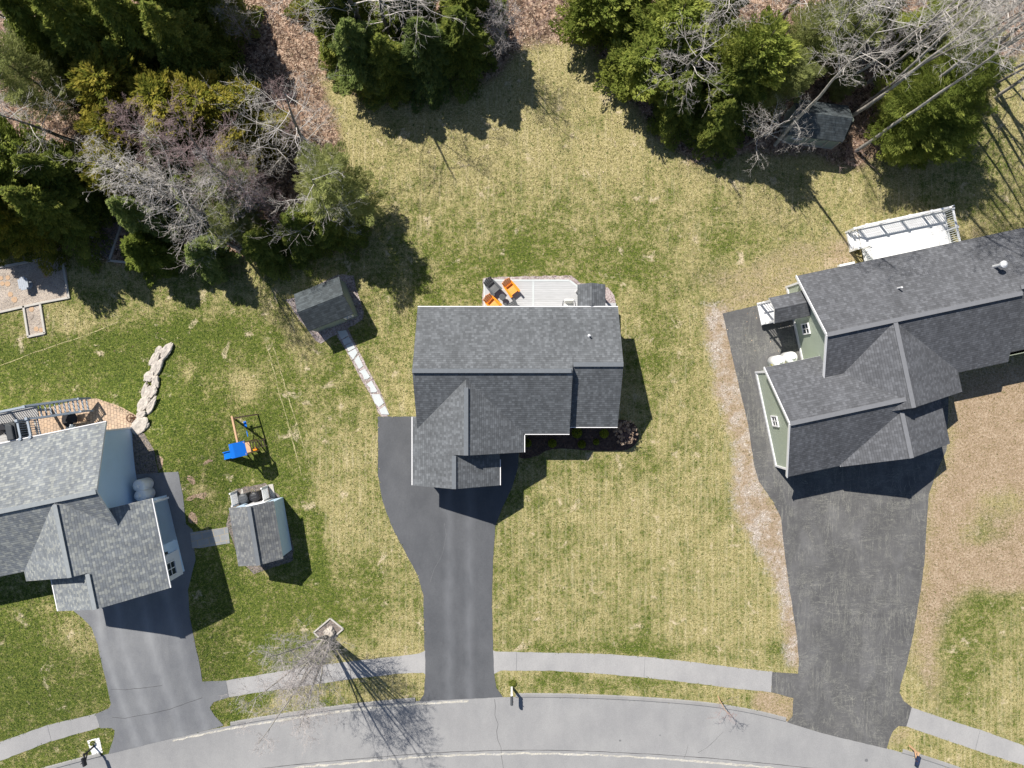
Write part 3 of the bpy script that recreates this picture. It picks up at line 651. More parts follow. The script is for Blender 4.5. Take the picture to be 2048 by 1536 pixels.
k = MB(); cap(k, (-14, vr, zr+.02), (.37, vr, zr+.02)); cap(k, (-2.03, -3.6, 6.51), (-2.03, -7.74, 6.51)); cap(k, (-1.29, -7.8, zs+.02), (-1.29, -9.84, zs+.02)); k.build('ridge_cap', 'cap_l', roof)
k = MB(); gutter(k, (-14, v1+.05, ze-.07), (.38, v1+.05, ze-.07)); gutter(k, (2.11, -4.48, ze-.08), (2.11, -9.85, ze-.08)); gutter(k, (-4.69, -7.8, ze-.08), (-4.69, -9.85, ze-.08)); islands(k, 'gutter', 'white', h)
m = MB(); wallblock(m, -14, 0, -6.87, .02, vr, -.1, 4.15, 4.12, 6.2); wallblock(m, -9.55, -4.75, -4.34, 1.60, -1.29, -.1, 4.1, 4.2, 5.75, 'v'); wallblock(m, -7.45, -4.6, -5.8, 1.60, -2.03, -.1, 4.1, 4.2, 6.2, 'v')
m.build('wall', 'side_l', h)
m = MB(); m.box((1.66, -8.85, 2.75), (.10, 1.55, 2.3)); m.box((1.66, -4.79, 2.8), (.12, .12, 2.7)); m.box((.04, -.02, 2.2), (.10, .10, 3.6)); islands(m, 'corner_trim', 'white', h)
window(h, (1.71, -8.95, 2.95), .75, .95, 'E')
m = MB(); m.box((1.70, -7.95, 3.1), (.12, .14, .26)); m.build('wall_lamp', 'blackp', h)
m = MB()
for i in range(5): m.box((-1.3, -9.60-.004*(i % 2), 1.72+i*.44), (4.3, .06, .42))
m.build('garage_door', 'garage', h)
m = MB(); m.box((.15, -3.2, .95), (.25, .9, .9)); m.build('utility_box', 'deckgrey', h)

# right house
orr = P(1572.4, 573, 0)
h = thing('house', 'sage green house on the right under charcoal shingles with a white deck behind', 'house', (orr[0], orr[1], 0), R(12))
m = MB(); vr, v1, v0, zr, ze = -3.47, .35, -7.45, 5.2, 2.8
slope(m, (11.15, v1, ze), (-.38, v1, ze), (-.38, vr, zr), (11.15, vr, zr)); slope(m, (-.38, v0, 2.72), (11.15, v0, 2.72), (11.15, vr, zr), (-.38, vr, zr))
slope(m, (20, v1, ze), (11.15, v1, ze), (11.15, -3.12, 4.98), (20, -3.12, 4.98)); slope(m, (11.15, -6.92, 2.60), (20, -6.92, 2.60), (20, -3.12, 4.98), (11.15, -3.12, 4.98))
slope(m, (8.0, -8.62, 2.80), (8.0, -3.55, 2.80), (3.6, -3.55, 5.17), (3.6, -8.62, 5.17)); slope(m, (.06, -3.55, 3.263), (.06, -8.62, 3.263), (3.6, -8.62, 5.17), (3.6, -3.55, 5.17))
slope(m, (3.5, -4.70, 2.80), (-3.45, -4.70, 2.80), (-3.45, -8.05, 5.0), (3.5, -8.05, 5.0)); slope(m, (-3.45, -11.50, 2.75), (3.2, -11.50, 2.75), (3.2, -8.05, 5.0), (-3.45, -8.05, 5.0))
slope(m, (-.17, -8.3, 2.80), (-.17, -11.56, 2.80), (3.22, -11.56, 4.53), (3.22, -8.3, 4.53)); slope(m, (6.62, -11.56, 2.80), (6.62, -8.3, 2.80), (3.22, -8.3, 4.53), (3.22, -11.56, 4.53))
roof = m.build('roof', ['roof_r', 'white'], h)
k = MB(); cap(k, (-.37, vr, zr+.02), (11.05, vr, zr+.02)); cap(k, (11.2, -3.12, 5.0), (20, -3.12, 5.0)); cap(k, (3.6, -3.5, 5.19), (3.6, -8.61, 5.19)); cap(k, (-3.44, -8.05, 5.02), (3.35, -8.05, 5.02)); cap(k, (3.22, -8.8, 4.55), (3.22, -11.55, 4.55)); k.build('ridge_cap', 'cap_r', roof)
k = MB()
for a, b in (((-.40, v1, ze-.08), (-.40, vr, zr-.08)), ((-.40, vr, zr-.08), (-.40, v0, 2.64)), ((-3.47, -4.70, 2.72), (-3.47, -8.05, 4.92)), ((-3.47, -8.05, 4.92), (-3.47, -11.5, 2.67))): k.bar(a, b, .05, .20)
islands(k, 'rake_board', 'white', h)
m = MB(); wallblock(m, 0, 20, -7.1, 0, vr, 0, 2.75, 2.68, 4.95); wallblock(m, -3.08, 3.2, -11.2, -5.0, -8.05, 0, 2.75, 2.8, 4.75)
wallblock(m, -11.25, -8.2, .15, 6.3, 3.22, 0, 2.75, 2.75, 4.3, 'v'); wallblock(m, -8.35, -6.9, 0.6, 7.7, 3.6, 0, 3.3, 2.75, 4.9, 'v'); m.build('wall', 'side_r', h)
m = MB()
for y in (-.04, ): m.box((-.02, y, 1.36), (.10, .12, 2.72))
m.box((-3.10, -5.02, 1.36), (.10, .12, 2.72)); m.box((-3.10, -11.18, 1.36), (.10, .12, 2.72)); m.box((-.03, -3.55, .12), (.06, 7.0, .24)); m.box((-3.11, -8.1, .12), (.06, 6.1, .24)); islands(m, 'corner_trim', 'white', h)
window(h, (-.02, -2.92, 1.72), .55, .88, 'W'); window(h, (-3.10, -8.15, 1.72), .55, .85, 'W')
m = MB()
for i in range(5): m.box((3.2, -11.31-.004*(i % 2), .22+i*.44), (4.6, .06, .42))
m.build('garage_door', 'garage', h)
m = MB(); m.chain([(4.75, -1.69, 3.7), (4.75, -1.69, 4.55)], [.05, .05], 10); m.build('vent_pipe', 'pvc', h)
m = MB(); m.box((10.5, -1.62, 3.98), (.5, .42, .04), 0, 0, R(-32)); m.chain([(10.6, -1.62, 3.85), (10.6, -1.62, 4.75)], [.10, .10], 12); m.lathe([(.17, 0), (.21, .05), (.21, .16), (.10, .24)], (10.6, -1.62, 4.75), 16); m.build('chimney_pipe', 'metal', h)
# side porch
m = MB(); slope(m, (-.02, -.60, 2.68), (-2.26, -.60, 2.68), (-2.26, -1.36, 3.18), (-.02, -1.36, 3.18), .12); slope(m, (-2.26, -2.20, 2.66), (-.02, -2.20, 2.66), (-.02, -1.36, 3.18), (-2.26, -1.36, 3.18), .12); m.build('porch_roof', ['roof_r', 'white'], h)
m = MB()
for y in (-.76, -2.04): m.box((-2.05, y, 1.35), (.12, .12, 2.60))
islands(m, 'porch_post', 'white', h)
m = MB(); m.box((-1.14, -1.4, .42), (2.2, 1.46, .08)); m.build('porch_floor', 'deckwhite', h)
m = MB()
for y in (-.74, -2.06):
    m.box((-1.2, y, 1.32), (2.1, .08, .06)); m.box((-1.2, y, .56), (2.1, .05, .06))
    for i in range(13): m.box((-2.0+i*.155, y, .93), (.035, .035, .70))
m.build('porch_railing', 'pvc', h)
m = MB(); m.box((-.03, -1.4, 1.45), (.06, .9, 2.0)); m.build('door', 'white', h)
m = MB(); m.box((4.0, .40, .16), (1.0, .5, .32)); m.build('bulkhead', 'white', h)

# ------------------------------------------------------------------ sheds
def shed(label, org, ang, roofq, wallq, rm, wm, ax='u', th=.09, trim=1):
    t = thing('shed', label, 'shed', (org[0], org[1], 0), R(ang))
    m = MB(); gable(m, *roofq, axis_=ax, th=th, trim=trim); r_ = m.build('roof', [rm, 'white'] if trim else rm, t)
    m = MB(); wallblock(m, *wallq, axis_=ax); m.build('wall', wm, t); return t, r_
t, r_ = shed('small dark roofed shed beside the stone path at the edge of the woods', P(717.6, 632), 21.5, (-2.92, .08, -.08, 2.40, 1.08, 1.95, 1.95, 2.9), (-2.84, 0, 0, 2.32, 1.08, .05, 1.92, 1.92, 2.8), 'roof_s', 'side_s', 'u', .09, 0)
m = MB(); m.box((-1.4, -.03, .95), (1.2, .05, 1.75)); dd = m.build('door', 'side_s', t); window(t, (-.4, 0, 1.3), .4, .5, 'S')
t, r_ = shed('blue walled shed beside the grey paver path with two bins against its end', P(562, 994.7), 9.5, (-3.52, .10, -2.52, .26, -.95, 2.2, 2.2, 3.05), (-3.44, 0, -2.42, .16, -.95, .05, 2.15, 2.15, 2.92), 'roof_s2', 'side_l', 'v')
m = MB(); cap(m, (-.95, .09, 3.07), (-.95, -3.51, 3.07)); m.build('ridge_cap', 'cap', r_)
m = MB(); m.box((-1.0, .03, 1.0), (1.2, .05, 1.7)); m.build('door', 'white', t)
m = MB()
for i in range(7): m.box((-2.98, -1.28-i*.16, .13), (1.0, .12, .05), 0, 0, 0, R(-8))
m.bar((-3.4, -1.22, .05), (-3.4, -2.30, .05), .06, .06); m.build('ramp', 'slateblue', t)
t, r_ = shed('green shed with pale trim under the bare trees by the woods', P(1663.5, 298.1), -7.5, (-3.6, -.20, -.28, 2.0, .82, 2.05, 2.05, 3.05), (-3.35, -.05, 0, 1.85, .82, .05, 2.0, 2.0, 2.9), 'roof_s', 'side_s', 'u', .09, 0)
window(t, (-2.72, 0, 1.35), .55, .6, 'S')
m = MB()
for x in (-3.33, -.07, -1.95, -.75): m.box((x, -.02, 1.0), (.06, .05, 1.85))
m.box((-1.35, -.035, 1.86), (1.2, .03, .05)); m.box((-1.35, -.035, .22), (1.2, .03, .05)); m.bar((-1.92, -.04, .25), (-.78, -.04, 1.8), .03, .05); m.box((-1.7, -.022, .07), (3.3, .04, .06)); m.build('trim', 'timber', t)

# bins and their screen behind the blue shed
o2 = P(562, 994.7); A2 = R(9.5); M2 = Matrix.Translation((o2[0], o2[1], 0)) @ Matrix.Rotation(A2, 4, 'Z')
def binmk(loc, label, mat='blackp'):
    t = thing('trash_bin', label, 'bin', loc, A2+.1, 'bins behind the blue shed')
    m = MB(); m.prism([(-.24, -.27), (.24, -.27), (.24, .27), (-.24, .27)], .08, .95); b = bevel(m.build('body', mat, t), .04)
    m = MB(); m.lathe([(.31, 0), (.33, .05), (.29, .10), (.16, .13)], (0, 0, .96), 14); l = m.build('lid', mat, t, True); m = MB(); m.box((0, .12, 1.085), (.34, .05, .03)); m.box((0, -.05, 1.092), (.36, .03, .02)); m.build('handle', 'greyp', l)
    for x in (-.24, .24): m = MB(); m.chain([(x-.03, -.26, .1), (x+.03, -.26, .1)], [.1, .1], 12); m.build('wheel', 'blackp', t)
    return t
binmk(M2 @ Vector((-2.02, .42, .02)), 'black lidded bin nearer the paver path, left one of the pair', 'greyp')
binmk(M2 @ Vector((-1.30, .42, .02)), 'black lidded bin with pale marks, right one of the pair', 'blackp')
for x, lab in ((-2.72, 'slatted white screen panel to the left of the bins'), (-.72, 'slatted white screen panel to the right of the bins')):
    t = thing('screen_panel', lab, 'screen', M2 @ Vector((x, .5, 0)), A2, 'screens around the bins'); m = MB()
    for y in (-.42, .38): m.box((0, y, .62), (.09, .09, 1.24))
    islands(m, 'post', 'pvc', t); m = MB()
    for i in range(7): m.box((0, -.02, .14+i*.16), (.03, .76, .10))
    m.build('slat_panel', 'pvc', t)
    t2 = MB(); t2.box((.22 if x > -1 else .24, 0, .03), (.3, .9, .05)); t2.build('base_board', 'timber', t)

# ------------------------------------------------------------------ decks
def deck(label, loc, rz, u0, u1, v0, v1, zf, floor, railm, rails, posts, name='deck'):
    t = thing(name, label, 'deck', loc, rz)
    m = MB(); m.box(((u0+u1)/2, (v0+v1)/2, zf-.05), (u1-u0, v1-v0, .10)); m.build('floor', floor, t)
    m = MB()
    for x, y in posts: m.box((x, y, zf/2-.06+.0), (.14, .14, zf-.12))
    islands(m, 'support_post', railm, t)
    for a, b in rails:
        a, b = Vector(a), Vector(b); m = MB(); up = Vector((0, 0, 1)); L = (b-a).length
        m.bar(a+up*1.0, b+up*1.0, .12, .06); m.bar(a+up*.12, b+up*.12, .05, .07)
        n = int(L/.13)
        for i in range(1, n): p = a.lerp(b, i/n); m.box(p+up*.56, (.035, .035, .82))
        r_ = m.build('railing', railm, t); m = MB(); k_ = max(1, round(L/1.55))
        for i in range(k_+1): p = a.lerp(b, i/k_); m.box(p+up*.5, (.11, .11, 1.12)); m.box(p+up*1.09, (.16, .16, .05))
        islands(m, 'post', railm, r_)
    return t
t = deck('white railed deck behind the sage green house', (orr[0], orr[1], 0), R(12), 4.98, 10.55, .02, 2.66, .65, 'deckwhite', 'pvc', [((4.98, 2.62, .65), (10.5, 2.62, .65)), ((10.5, 2.55, .65), (10.5, .1, .65)), ((5.02, 1.30, .65), (5.02, .1, .65))], [(5, 2.4), (7.6, 2.4), (10.2, 2.4), (5, .3)])
m = MB()
for i in range(3): m.box((4.88-i*.16, 1.98, .50-i*.16), (.18, 1.2, .05)); m.box((4.81-i*.16, 1.98, .40-i*.16), (.02, 1.2, .14))
m.build('stairs', 'pvc', t)
for y in (2.62, 1.36):
    m = MB(); m.bar((4.98, y, 1.65), (4.50, y, 1.15), .10, .06); m.bar((4.98, y, .80), (4.50, y, .30), .05, .07); m.box((4.50, y, .58), (.11, .11, 1.16)); m.box((4.50, y, 1.18), (.16, .16, .05))
    for i in range(1, 4): m.box((4.98-i*.12, y, 1.22-i*.12), (.035, .035, .8))
    m.build('railing', 'pvc', t)
t = deck('grey railed deck with stairs behind the left house', (ol[0], ol[1], 0), R(11.7), -12, -4.75, .06, 2.35, 3.2, 'deckl', 'deckgrey', [((-12, 2.32, 3.2), (-4.12, 2.32, 3.2)), ((-4.72, 1.60, 3.2), (-4.72, .5, 3.2)), ((-4.12, 1.60, 3.2), (-4.12, .5, 3.2))], [(-5, 2.2), (-8, 2.2), (-11, 2.2)])
m = MB(); m.box((-4.42, 1.96, 3.15), (.64, .72, .09)); m.box((-4.42, 1.0, 3.12), (.10, 1.1, .08))
m.build('landing', 'deckl', t)
m = MB(); NS = 11
for i in range(NS): m.box((-4.0+i*.17, 1.96, 3.03-i*.19), (.10, .76, .045))
m.build('stairs', 'deckgrey', t)
for y in (2.36, 1.56):
    m = MB(); m.bar((-4.12, y, 4.2), (-2.2, y, 2.05), .11, .06); m.bar((-4.12, y, 3.08), (-2.2, y, .95), .05, .22)
    for i in range(1, 15): m.box((-4.12+i*.128, y, 3.72-i*.143), (.03, .03, .95))
    m.box((-2.2, y, 1.5), (.11, .11, 1.3)); m.build('railing', 'deckgrey', t)
ML = Matrix.Translation((ol[0], ol[1], 0)) @ Matrix.Rotation(R(11.7), 4, 'Z'); MR = Matrix.Translation((orr[0], orr[1], 0)) @ Matrix.Rotation(R(12), 4, 'Z')
t = thing('grill', 'covered grill on the grey deck of the left house', 'grill', ML @ Vector((-5.25, 1.02, 3.2)), R(11.7))
m = MB(); m.prism([(-.30, -.55), (.28, -.60), (.33, .45), (.12, .62), (-.28, .55)], 0, .95); m.prism([(-.20, -.45), (.2, -.48), (.22, .38), (.05, .5), (-.18, .42)], .952, 1.12); bevel(m.build('cover', 'cover', t), .05)
t = thing('patio_chair', 'dark chair on the grey deck at the left picture edge', 'chair', ML @ Vector((-6.15, 1.35, 3.2)), R(40))
m = MB(); m.box((0, 0, .42), (.5, .5, .05)); m.build('seat', 'blackp', t); m = MB(); m.box((0, -.26, .72), (.5, .05, .6)); m.build('backrest', 'blackp', t)
for x in (-.22, .22):
    for y in (-.22, .22): m = MB(); m.box((x, y, .2), (.04, .04, .4)); m.build('leg', 'blackp', t)
# things under the stairs of the left house
t = thing('patio_table', 'dark patio table half hidden under the deck stairs', 'table', ML @ Vector((-3.35, 1.25, .80)), R(11.7))
m = MB(); m.lathe([(.5, 0), (.5, .04)], (0, 0, .68), 20); m.build('table_top', 'blackp', t); m = MB(); m.chain([(0, 0, 0), (0, 0, .68)], [.05, .05]); m.build('leg', 'blackp', t)
for i, (x, y, lab, mt) in enumerate(((-2.75, 1.20, 'tan cushioned patio chair nearest the foot of the deck stairs', 'orangestone'), (-3.55, .85, 'white cushioned patio chair between the deck post and dark table', 'cushion'))):
    t = thing('patio_chair', lab, 'chair', ML @ Vector((x, y, .80)), R(11.7+60*i), 'chairs under the deck stairs')
    m = MB(); m.box((0, 0, .42), (.5, .5, .10)); bevel(m.build('seat', mt, t), .03); m = MB(); m.box((0, -.27, .72), (.5, .08, .55)); bevel(m.build('backrest', mt, t), .03)
    for xx in (-.22, .22):
        for yy in (-.22, .22): m = MB(); m.box((xx, yy, .18), (.04, .04, .37)); m.build('leg', 'blackp', t)

# centre patio platform
w0 = P(968, 560, .15); w1 = P(1161, 640, .15)
t = thing('patio_deck', 'low grey board patio deck behind the middle house', 'deck')
m = MB(); m.prism([P(968, 560, .15), P(968, 640, .15), P(1232, 640, .15), P(1232, 606, .15), P(1163, 606, .15), P(1161, 577, .15), P(1139, 561, .15)], .02, .15); m.build('floor', 'patio', t)
m = MB()
for a, b in ((P(968.6, 560.6, .15), P(1138.6, 561, .15)), (P(969, 562, .15), P(969, 636, .15)), (P(1139, 561, .15), P(1160.6, 577, .15)), (P(1066.5, 563, .15), P(1066.5, 630, .15))): m.bar((a[0], a[1], .155), (b[0], b[1], .155), .12, .02)
islands(m, 'border_board', 'flag', t)

# ------------------------------------------------------------------ garden chairs
def adirondack(label, px, face, mat, loc=None, slat='blackp'):
    x, y = P(px[0], px[1], .45); t = thing('adirondack_chair', label, 'chair', (x, y, .152), face, 'adirondack chairs round the small table')
    # +X local is the way the chair faces
    m = MB()
    for i in range(5): m.box((-.20+i*.105, 0, .34+i*.018), (.095, .54, .025), 0, 0, 0, R(-9))
    m.build('seat', mat, t)
    m = MB()
    for i in range(5):
        yy = (i-2)*.112; L = .78-abs(i-2)*.05; m.bar((-.24, yy, .30), (-.24-.50*L/.78, yy*1.12, .30+.60*L/.78), .108, .022)
    m.bar((-.36, -.28, .50), (-.36, .28, .50), .03, .06); m.build('backrest', mat, t)
    for s in (-1, 1):
        m = MB(); m.prism([(-.50, s*.30-.03), (-.2, s*.30-.06), (.36, s*.31-.075), (.40, s*.31), (.36, s*.31+.075), (-.2, s*.30+.06), (-.50, s*.30+.03)], .54, .565); m.build('arm', mat, t)
        m = MB(); m.box((.30, s*.29, .27), (.10, .03, .54)); m.build('leg', mat, t)
        m = MB(); m.bar((.34, s*.26, .33), (-.62, s*.26, .03), .03, .11); m.bar((-.34, s*.28, .54), (-.34, s*.28, .14), .03, .08); m.build('leg', mat, t)
    return t
adirondack('black adirondack chair at the left corner of the patio deck', (988, 577), R(-48), 'greyp')
adirondack('orange adirondack chair right of the small round table', (1024, 580), R(-52), 'orange')
adirondack('orange adirondack chair half hidden under the eave, left of the round table', (988, 610), R(-45), 'orange')
adirondack('charcoal adirondack chair half hidden under the eave, right of the round table', (1024, 613), R(118), 'greyp')
t = thing('side_table', 'small round dark side table between the adirondack chairs', 'table', (*P(1005, 594.5, .5), .152))
m = MB(); m.lathe([(.19, 0), (.21, .02), (.21, .05), (.18, .07)], (0, 0, .38), 24); m.build('table_top', 'greyp', t); m = MB(); m.lathe([(.17, 0), (.13, .1), (.13, .30), (.17, .379)], (0, 0, 0), 20); m.build('base', 'greyp', t)
t = thing('patio_chair', 'white cushioned chair with dark arms half hidden under the eave', 'chair', (*P(1137.5, 614, .5), .152), R(-90))
m = MB(); m.box((0, 0, .38), (.62, .62, .14)); bevel(m.build('cushion', 'cushion', t), .05)
m = MB(); m.box((-.34, 0, .62), (.14, .58, .5), 0, 0, 0, R(-15)); bevel(m.build('backrest', 'cushion', t), .05)
for s in (-1, 1):
    m = MB(); m.chain([(-.38, s*.36, .55), (-.1, s*.41, .60), (.2, s*.42, .58), (.36, s*.38, .30), (.34, s*.36, 0)], [.025]*5, 6); m.build('arm', 'blackp', t)

# ------------------------------------------------------------------ propane tanks
def tank(label, loc, grp, lid='tank'):
    t = thing('propane_tank', label, 'propane tank', loc, 0, grp)
    m = MB(); m.lathe([(.24, 0), (.30, .06), (.385, .12), (.385, 1.12), (.36, 1.22), (.28, 1.31), (.14, 1.37)], (0, 0, .0), 26); m.build('body', 'tank', t, True)
    m = MB(); m.lathe([(.12, 0), (.13, .10), (.09, .15)], (0, 0, 1.355), 16); m.build('valve_cap', lid, t)
    m = MB(); m.box((-.29, -.27, .75), (.03, .26, .16), R(43)); m.build('label_plate', 'yellow', t); return t
for px, lab in (((1560.5, 722.5), 'white propane tank standing clear on the driveway, left of its twin by the green house'), ((1585.5, 715), 'white propane tank close to the green wall, right of its twin')):
    p = P(*px, 1.35); tank(lab, (p[0], p[1], .02), 'propane tanks by the green house')
for px, lab in (((284, 970), 'pale propane tank beside the blue wall, upper of the two'), ((287.5, 989.5), 'pale propane tank beside the blue wall, nearer the garage roof')):
    p = P(*px, 2.3); z = float(gz(p[0]+.3, p[1])); tank(lab, (p[0], p[1], z), 'propane tanks by the pale blue house')

# ------------------------------------------------------------------ mailboxes
def mailbox(label, px, rz, postm, boxm, arm):
    x, y, z = G(*px); t = thing('mailbox', label, 'mailbox', (x, y, z), rz, 'mailboxes along the road'); return t
t = mailbox('mailbox on a white post by the road, right of the middle driveway', (1023.5, 1373), 0, None, None, None)
m = MB(); m.box((0, 0, .62), (.13, .13, 1.24)); bevel(m.build('post', 'pvc', t), .01)
m = MB(); m.box((0, -.30, .98), (.10, .72, .10)); m.box((0, -.42, 1.045), (.17, .5, .02)); m.build('arm', 'pvc', t)
m = MB(); prf = [(-.09, 0), (.09, 0), (.09, .12), (.06, .18), (0, .205), (-.06, .18), (-.09, .12)]
m.quad([(x, -.16, 1.06+z) for x, z in prf]); m.quad([(x, -.68, 1.06+z) for x, z in prf][::-1])
for i in range(7): j = (i+1) % 7; a, b = prf[i], prf[j]; m.quad(((a[0], -.16, 1.06+a[1]), (a[0], -.68, 1.06+a[1]), (b[0], -.68, 1.06+b[1]), (b[0], -.16, 1.06+b[1])))
bx = m.build('box', 'greyp', t); m = MB(); m.box((.10, -.45, 1.22), (.015, .04, .14)); m.build('flag', 'rust', bx)
def mb2(t, post, boxm, ph=1.05):
    m = MB(); m.box((0, 0, ph/2), (.09, .09, ph)); m.build('post', post, t)
    m = MB(); m.bar((0, .1, ph-.05), (0, -.6, ph-.05), .08, .07); m.bar((0, .0, ph-.45), (0, -.35, ph-.1), .06, .06); m.build('arm', post, t)
    m = MB(); m.quad([(x*1.1, -.12, ph+z*1.2) for x, z in prf]); m.quad([(x*1.1, -.62, ph+z*1.2) for x, z in prf][::-1])
    for i in range(7): j = (i+1) % 7; a, b = prf[i], prf[j]; m.quad(((a[0]*1.1, -.12, ph+a[1]*1.2), (a[0]*1.1, -.62, ph+a[1]*1.2), (b[0]*1.1, -.62, ph+b[1]*1.2), (b[0]*1.1, -.12, ph+b[1]*1.2)))
    bx = m.build('box', boxm, t); m = MB(); m.box((-.115, -.40, ph+.20), (.015, .04, .14)); m.build('flag', 'rust', bx)
t = mailbox('black mailbox on a dark post in a white stone bed', (188.5, 1492), R(14), None, None, None); mb2(t, 'blackp', 'blackp', 1.15)
t = mailbox('dark mailbox on a tan wooden post at the lower right', (1819, 1491), R(-16), None, None, None); mb2(t, 'wood', 'navy', 1.05)
struct(sheet('white_stone_bed', [(175, 1481), (198, 1475), (206, 1505), (184, 1511)], 'pvc', .016, .02))

# ------------------------------------------------------------------ play set
px0 = G(478, 890); t = thing('swing_set', 'wooden swing set with blue canopy and slide on the left lawn', 'playset', (0, 0, px0[2]))
AZ = 2.25; top = P(463, 837, AZ+.2); tw = P(474, 888, AZ+.2)
m = MB(); dv = Vector((tw[0]-top[0], tw[1]-top[1], 0)).normalized(); m.bar((top[0]-dv.x*.15, top[1]-dv.y*.15, AZ), (tw[0], tw[1], AZ), .11, .14); m.build('beam', 'wood', t)
pr = Vector((-dv.y, dv.x, 0))
for s in (-1, 1):
    m = MB(); a = Vector((top[0], top[1], AZ)); b = a+pr*s*.75; b.z = .0; m.bar(a+Vector((0, 0, .06)), b, .09, .09); m.build('leg', 'wood', t)
m = MB(); a = Vector((top[0], top[1], 0)); m.bar(a+pr*-.42+Vector((0, 0, 1.0)), a+pr*.42+Vector((0, 0, 1.0)), .05, .09); m.build('crossbar', 'wood', t)
for i, (tt, mat_) in enumerate(((.30, 'blue'), (.68, 'blue'))):
    c = Vector((top[0], top[1], 0)).lerp(Vector((tw[0], tw[1], 0)), tt); m = MB(); m.box((c.x+pr.x*0, c.y, .42), ((.18, .06)[i], .40, .05), math.atan2(dv.y, dv.x)+math.pi/2); se = bevel(m.build('swing', mat_, t), .02)
    m = MB()
    for s in (-1, 1): m.bar((c.x+dv.x*.2*s, c.y+dv.y*.2*s, .44), (c.x+dv.x*.2*s, c.y+dv.y*.2*s, AZ-.06), .018, .018)
    m.build('chain', 'greyp', se)
cor = [P(460, 890, 2.35), (P(483, 884.5, 2.35)), P(489, 909.5, 2.35), P(466, 915, 2.35)]
tc = (sum(p[0] for p in cor)/4+.0, sum(p[1] for p in cor)/4)
ang = math.atan2(cor[1][1]-cor[0][1], cor[1][0]-cor[0][0])
def TT(x, y, z):
    c_, s_ = math.cos(ang), math.sin(ang); return (tc[0]+x*c_-y*s_, tc[1]+x*s_+y*c_, z)
for x in (-.42, .42):
    for y in (-.36, .36): m = MB(); m.box(TT(x, y, 1.12), (.08, .08, 2.24), ang); m.build('tower_post', 'wood', t)
m = MB(); m.box(TT(0, 0, 1.2), (.9, .8, .06), ang); m.build('platform', 'wood', t)
m = MB(); ra = [(-.50, 2.2), (-.12, 2.55), (.50, 2.2)]
for y in (0,):
    for i in range(2):
        a, b = ra[i], ra[i+1]; m.quad((TT(a[0], -.45, a[1]), TT(b[0], -.45, b[1]), TT(b[0], .45, b[1]), TT(a[0], .45, a[1])))
        m.quad((TT(a[0], -.45, a[1]-.02), TT(a[0], .45, a[1]-.02), TT(b[0], .45, b[1]-.02), TT(b[0], -.45, b[1]-.02)))
m.build('canopy', 'bluetarp', t)
m = MB(); sl = [(-.45, 1.22), (-.62, 1.15), (-1.25, .45), (-1.55, .22), (-1.75, .20)]
for i in range(4):
    a, b = sl[i], sl[i+1]; y_ = -.18
    m.bar(TT(a[0], y_, a[1]), TT(b[0], y_, b[1]), .42, .03)
    for s in (-1, 1): m.bar(TT(a[0], y_+s*.22, a[1]+.05), TT(b[0], y_+s*.22, b[1]+.05), .05, .13)
m.build('slide', 'blue', t)
m = MB()
for s in (-1, 1): m.bar(TT(.46, s*.22+.05, 1.2), TT(1.0, s*.22+.05, .0), .05, .07)
for i in range(5): m.bar(TT(.54+i*.1, -.18, 1.02-i*.222), TT(.54+i*.1, .28, 1.02-i*.222), .05, .04)
m.build('ladder', 'wood', t)
m = MB(); m.box(TT(.30, -.25, .15), (.22, .22, .26), ang+.3); m.build('sand_toy', 'orange', t)

# ------------------------------------------------------------------ boulders, stones, timber
def boulder_mesh(r, sx, sy, sz, seed):
    rg = random.Random(seed); import mathutils
    import bmesh
    bm = bmesh.new(); bmesh.ops.create_icosphere(bm, subdivisions=4, radius=1)
    of = Vector((rg.random()*50, rg.random()*50, rg.random()*50))
    for v in bm.verts:
        n = mathutils.noise.noise(v.co*1.2+of)*.30+mathutils.noise.noise(v.co*3+of)*.16+mathutils.noise.noise(v.co*7+of)*.05
        v.co *= (1+n); v.co.z = max(v.co.z, -.5); v.co.z = min(v.co.z, .55+n*.6)
        v.co = Vector((v.co.x*sx, v.co.y*sy, v.co.z*sz))
    me = bpy.data.meshes.new('boulder'); bm.to_mesh(me); bm.free(); me.materials.append(M['stone']); return me
for i, (px, py, a, b, rz, lab) in enumerate((
    (335, 703, 16, 7, 58, 'long pointed pale boulder at the top end of the stone wall'), (321, 701, 7, 7, 0, 'small rusty topped boulder beside the pointed one'),
    (312, 718, 15, 7, 62, 'narrow boulder on the left side near the top of the wall'), (315, 737, 18, 9, 66, 'broad grey boulder on the right side below the pointed one'),
    (301, 753, 10, 9, 40, 'rounded boulder on the left third of the wall'), (313, 765, 12, 7, 85, 'upright boulder on the right middle of the wall'),
    (292, 781, 14, 5, 80, 'thin boulder along the left middle of the wall'), (303, 786, 14, 9, 65, 'big middle boulder of the stone wall'),
    (289, 808, 14, 9, 62, 'wide boulder in the lower left of the wall'), (304, 812, 16, 6, 62, 'slim boulder on the lower right edge of the wall'),
    (285, 829, 9, 6, 25, 'small dark cornered boulder just above the large end boulder'), (281, 851, 17, 13, 40, 'largest flat boulder at the house end of the wall'))):
    x, y, z = G(px, py); o = bpy.data.objects.new('boulder', boulder_mesh(1, a/30.9*1.22, b/30.9*1.08, .20, i)); C.objects.link(o)
    o.location = (x, y, z+.12); o.rotation_euler = (0, 0, R(rz)); tag(o, lab, 'boulder', 'boulders of the curved garden wall')
x, y, z = G(266, 836); t = thing('hose_reel', 'round rusty iron hose reel on the tan patio beside the boulders', 'hose reel', (x, y, z))
m = MB()
for k in range(20):
    a, b = 2*math.pi*k/20, 2*math.pi*(k+1)/20; m.bar((.24*math.cos(a), .24*math.sin(a), .28), (.24*math.cos(b), .24*math.sin(b), .28), .05, .05)
